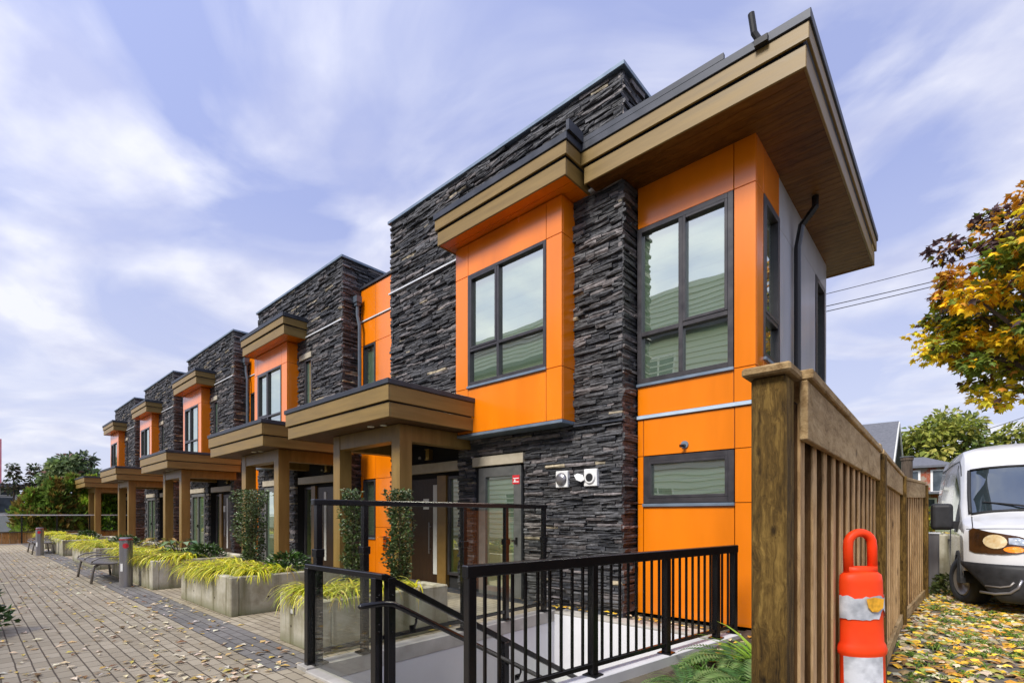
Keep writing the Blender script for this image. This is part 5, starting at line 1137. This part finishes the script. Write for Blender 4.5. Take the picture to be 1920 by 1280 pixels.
# windscreen with its seal and the dark cab behind it
m = MB(); vv = [9.05+0.28*k for k in range(11)]; qs = [-0.93, -0.88, -0.8, -0.7, -0.5, -0.25, 0, 0.25, 0.5, 0.7, 0.8, 0.88, 0.93]
m.grid([[top(v, q, 0.008) for q in qs] for v in vv]); ws_ = m.build('windscreen', 'vanglass', van, smooth=True)
m = MB()
for v in (9.02, 11.9): m.tube([top(v, q, 0.012) for q in qs], 0.02, 6)
for q in (-0.945, 0.945): m.tube([top(v, q, 0.012) for v in vv], 0.028, 6)
m.build('windscreen_seal', 'blackplastic', ws_, smooth=True)
m = MB(); m.tube([top(8.6, -0.1, 0.03), top(9.2, -0.42, 0.04), top(9.5, -0.80, 0.03)], [0.02, 0.015, 0.01], 6); m.tube([top(8.6, 0.3, 0.03), top(9.1, -0.02, 0.04), top(9.35, -0.35, 0.03)], [0.02, 0.015, 0.01], 6); m.build('wiper', 'blackplastic', ws_)
for sg in (-1, 1):
    m = MB(); m.grid([[sidept(v, k, sg) for v in (10.3, 10.8, 11.5, 12.4, 13.2, 13.9)] for k in (3.2, 4.2, 5.2, 6.2)]); m.build('side_window', 'vanglass', van, smooth=True)
    m = MB(); m.tube([sidept(14.0, k, sg, 0.004) for k in (0.5, 2, 3, 4, 5, 6.5)], 0.006, 5); m.tube([sidept(v, 6.8, sg, 0.004) for v in (12.2, 13, 14, 15, 16)], 0.008, 5); m.tube([sidept(v, 2.4, sg, 0.004) for v in (14, 14.6, 15.2, 16)], 0.014, 5); m.build('door_seam', 'blackplastic', van)
    mi = MB(); cx = sg*1.37; mi.box(cx-0.15, cx+0.15, 1.22, 1.38, 1.24, 1.70); mo = mi.build('wing_mirror', 'blackplastic', van, bevel=0.06)
    mo.modifiers['bevel'].segments = 3
    mi = MB(); mi.bar((sg*1.05, 1.42, 1.34), (sg*1.28, 1.32, 1.32), 0.12, 0.13); mi.grid([[sidept(v, k, sg, 0.014) for v in (9.2, 9.8, 10.3)] for k in (3.0, 4.4, 5.8)]); mi.build('mirror_arm', 'blackplastic', mo)
m = MB(); m.tube([top(5.15, q, 0.003) for q in QS[1:-1]], 0.007, 5)
for sg in (-1, 1): m.tube([top(v, sg*0.93, 0.003) for v in (5.15, 5.6, 6, 6.5, 7, 7.6, 8.2)], 0.007, 5)
m.build('bonnet_seam', 'blackplastic', van)
# bumper, lower grille, lights follow the plan curve of the nose
m = MB(); rows = []
for z, o, hw, bk_ in ((0.20, -0.02, 0.78, 0.0), (0.24, 0.05, 0.82, 0.0), (0.36, 0.07, 0.92, 0.0), (0.50, 0.07, 1.02, 0.02), (0.60, 0.07, 1.10, 0.05), (0.70, 0.065, 1.18, 0.10), (0.755, 0.045, 1.19, 0.12), (0.765, 0.0, 1.19, 0.12)):
    rw_ = [fpt(-hw+2*hw*k/48, z, o) for k in range(49)]
    rows.append([(-hw, rw_[0][1]+bk_+0.04, z)]+rw_+[(hw, rw_[-1][1]+bk_+0.04, z)])
m.grid(rows); bp_ = m.build('bumper', 'blackplastic', van, smooth=True)
for sg in (-1, 1):
    m = MB(); m.tube([fpt(sg*x, z, 0.075) for x, z in ((0.58, 0.56), (0.62, 0.44), (0.70, 0.36), (0.85, 0.325), (1.0, 0.33))], 0.02, 6); m.build('bumper_trim', 'steel', bp_, smooth=True)
    m = MB(); m.tube([fpt(sg*x, z, 0.075) for x, z in ((0.66, 0.52), (0.70, 0.46), (0.8, 0.43), (0.95, 0.43))], 0.014, 6); m.build('fog_lamp_trim', 'benchmetal', bp_, smooth=True)
m = MB(); m.box(-0.5, 0.5, -0.03, 0.05, 0.80, 0.98); m.build('grille', 'blackplastic', van, bevel=0.02)
m = MB(); m.box(-0.30, 0.05, 0.55, 0.66, 1.40, 1.455); m.build('hood_vent', 'blackplastic', van)
for sg in (-1, 1):
    hp = [(0.40, 1.12), (0.45, 1.02), (0.56, 0.955), (0.78, 0.92), (1.05, 0.92), (1.105, 0.95), (1.10, 1.25), (1.06, 1.30), (0.9, 1.245), (0.6, 1.19)]
    m = MB(); ou = [(sg*x, z) for x, z in hp]; ou = ou if sg < 0 else ou
    def patch(mb, outl, o, th=0.08):
        n = len(outl); cx = sum(p_[0] for p_ in outl)/n; cz = sum(p_[1] for p_ in outl)/n
        dense = [(lerp(p_[0], q_[0], k/4), lerp(p_[1], q_[1], k/4)) for p_, q_ in zip(outl, outl[1:]+outl[:1]) for k in range(4)]; n = len(dense)
        rings = [[mb.vert(*fpt(lerp(cx, x, f_), lerp(cz, z, f_), o)) for x, z in dense] for f_ in (1, 0.75, 0.5, 0.25)]; c = mb.vert(*fpt(cx, cz, o))
        bk = [mb.vert(*fpt(x, z, o-th)) for x, z in dense]
        for i in range(n):
            j = (i+1) % n
            for A_r, B_r in zip(rings, rings[1:]): mb.face((A_r[i], A_r[j], B_r[j], B_r[i]))
            mb.face((c, rings[-1][i], rings[-1][j])); mb.face((rings[0][i], bk[i], bk[j], rings[0][j]))
    patch(m, ou, 0.03); hl_ = m.build('headlight', 'lampdark', van)
    m = MB(); patch(m, [(sg*(0.84+0.125*math.cos(a)), 1.10+0.105*math.sin(a)) for a in [6.283*k/18 for k in range(18)]], 0.038, 0.008); m.build('lamp_reflector', 'lampwarm', hl_)
    m = MB(); patch(m, [(sg*x, z) for x, z in ((0.45, 1.10), (0.52, 1.05), (0.70, 1.07), (0.70, 1.16), (0.6, 1.165))], 0.038, 0.008); m.build('lamp_clear_lens', 'lampclear', hl_)
    m = MB(); patch(m, [(sg*(0.65+0.11*math.cos(a)), 0.99+0.045*math.sin(a)) for a in [6.283*k/14 for k in range(14)]], 0.04, 0.008); m.build('indicator_lens', 'lamporange', hl_)
# wheels
for sg in (-1, 1):
    for yw in (1.12, 5.0):
        y = 0.0; xo = 0.0
        m = MB(); n = 28
        def ring(r_, x): return [m.vert(x, y+r_*math.cos(6.2832*k/n), r_*math.sin(6.2832*k/n)) for k in range(n)]
        rg = [ring(r_, xo+sg*x) for r_, x in ((0.26, -0.12), (0.38, -0.12), (0.40, -0.08), (0.40, 0.09), (0.38, 0.13), (0.27, 0.14), (0.25, 0.10))]
        for A, B in zip(rg, rg[1:]):
            for k in range(n): m.face((A[k], A[(k+1) % n], B[(k+1) % n], B[k]))
        wh = m.build('wheel', 'tyre', van, smooth=True); wh.location = (sg*1.01, yw, 0.40); wh.rotation_euler = (0, 0, R(20) if yw < 2 else 0)
        m = MB(); rg = [ring(r_, xo+sg*x) for r_, x in ((0.255, 0.12), (0.235, 0.135), (0.21, 0.06), (0.10, 0.03), (0.07, 0.08), (0.01, 0.085))]
        for A, B in zip(rg, rg[1:]):
            for k in range(n): m.face((A[k], A[(k+1) % n], B[(k+1) % n], B[k]))
        m.build('rim', 'rim', wh, smooth=True)
    for y in (1.12, 5.0):
        m = MB(); n = 20; x0_, x1_ = (sg*1.12, sg*1.185)
        ids0 = [m.vert(x1_, y+0.50*math.cos(a), 0.40+0.50*math.sin(a)) for a in [math.pi*k/n for k in range(n+1)]]; ids1 = [m.vert(x1_, y+0.42*math.cos(a), 0.40+0.43*math.sin(a)) for a in [math.pi*k/n for k in range(n+1)]]
        ids2 = [m.vert(sg*0.82, y+0.42*math.cos(a), 0.40+0.43*math.sin(a)) for a in [math.pi*k/n for k in range(n+1)]]; cc_ = m.vert(sg*0.82, y, 0.3)
        ids3 = [m.vert(x0_, y+0.50*math.cos(a), 0.40+0.50*math.sin(a)) for a in [math.pi*k/n for k in range(n+1)]]
        for k in range(n): m.face((ids0[k], ids0[k+1], ids1[k+1], ids1[k])); m.face((ids1[k], ids1[k+1], ids2[k+1], ids2[k])); m.face((ids3[k], ids3[k+1], ids0[k+1], ids0[k]))
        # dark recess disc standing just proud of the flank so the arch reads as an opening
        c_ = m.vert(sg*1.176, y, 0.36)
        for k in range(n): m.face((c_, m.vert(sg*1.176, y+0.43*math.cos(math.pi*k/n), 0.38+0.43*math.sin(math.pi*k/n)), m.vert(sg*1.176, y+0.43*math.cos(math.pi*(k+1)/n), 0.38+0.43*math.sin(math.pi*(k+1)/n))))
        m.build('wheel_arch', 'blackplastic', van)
m = MB(); m.box(-0.8, 0.8, 0.5, 6.1, 0.26, 0.60); m.build('underbody', 'blackplastic', van)

# ------------------------------------------------------------------ house across the courtyard (mirrored in the windows)
nb = thing('opposite_house', 'sage lap sided house across the courtyard, seen mirrored in the windows', 'house', (-12, -9.5, 0))
m = MB(); nl = 33
for k in range(nl):
    z = 0.1+k*0.3
    a = [m.vert(x, y, zz) for x in (-16, 13) for (y, zz) in ((0.0, z), (0.075, z), (0.012, z+0.3), (0.0, z+0.3))]
    for q in ((0, 1, 2, 3), (7, 6, 5, 4), (0, 4, 5, 1), (1, 5, 6, 2)): m.face([a[i] for i in q])
m.box(-16, 13, -6, -0.002, 0, 10.0); m.build('siding', 'sagesiding', nb)
m = MB()
for k in range(14):
    z = 10.2+k*0.28
    a = [m.vert(x, y, zz) for x in (-15, 12) for (y, zz) in ((-3.5, z), (-3.425, z), (-3.488, z+0.28), (-3.5, z+0.28))]
    for q in ((0, 1, 2, 3), (7, 6, 5, 4), (0, 4, 5, 1), (1, 5, 6, 2)): m.face([a[i] for i in q])
m.box(-15, 12, -6.3, -3.502, 10.26, 14.1); m.build('upper_siding', 'sagesiding', nb)
m = MB(); m.box(-16.4, 13.4, -6.4, 0.5, 10.005, 10.25); m.build('roof', 'roofgrey', nb)
for x in (-13, -8.6, -4.2, 0.2, 4.6, 9.0):
    for z in (1.2, 4.6, 7.6):
        m = MB(); m.box(x, x+1.6, -0.02, 0.05, z, z+1.7); wf = m.build('window', 'white', nb); m = MB(); m.box(x+0.1, x+0.75, 0.051, 0.06, z+0.1, z+1.6); m.box(x+0.85, x+1.5, 0.051, 0.06, z+0.1, z+1.6); m.build('pane', 'darkglass', wf)
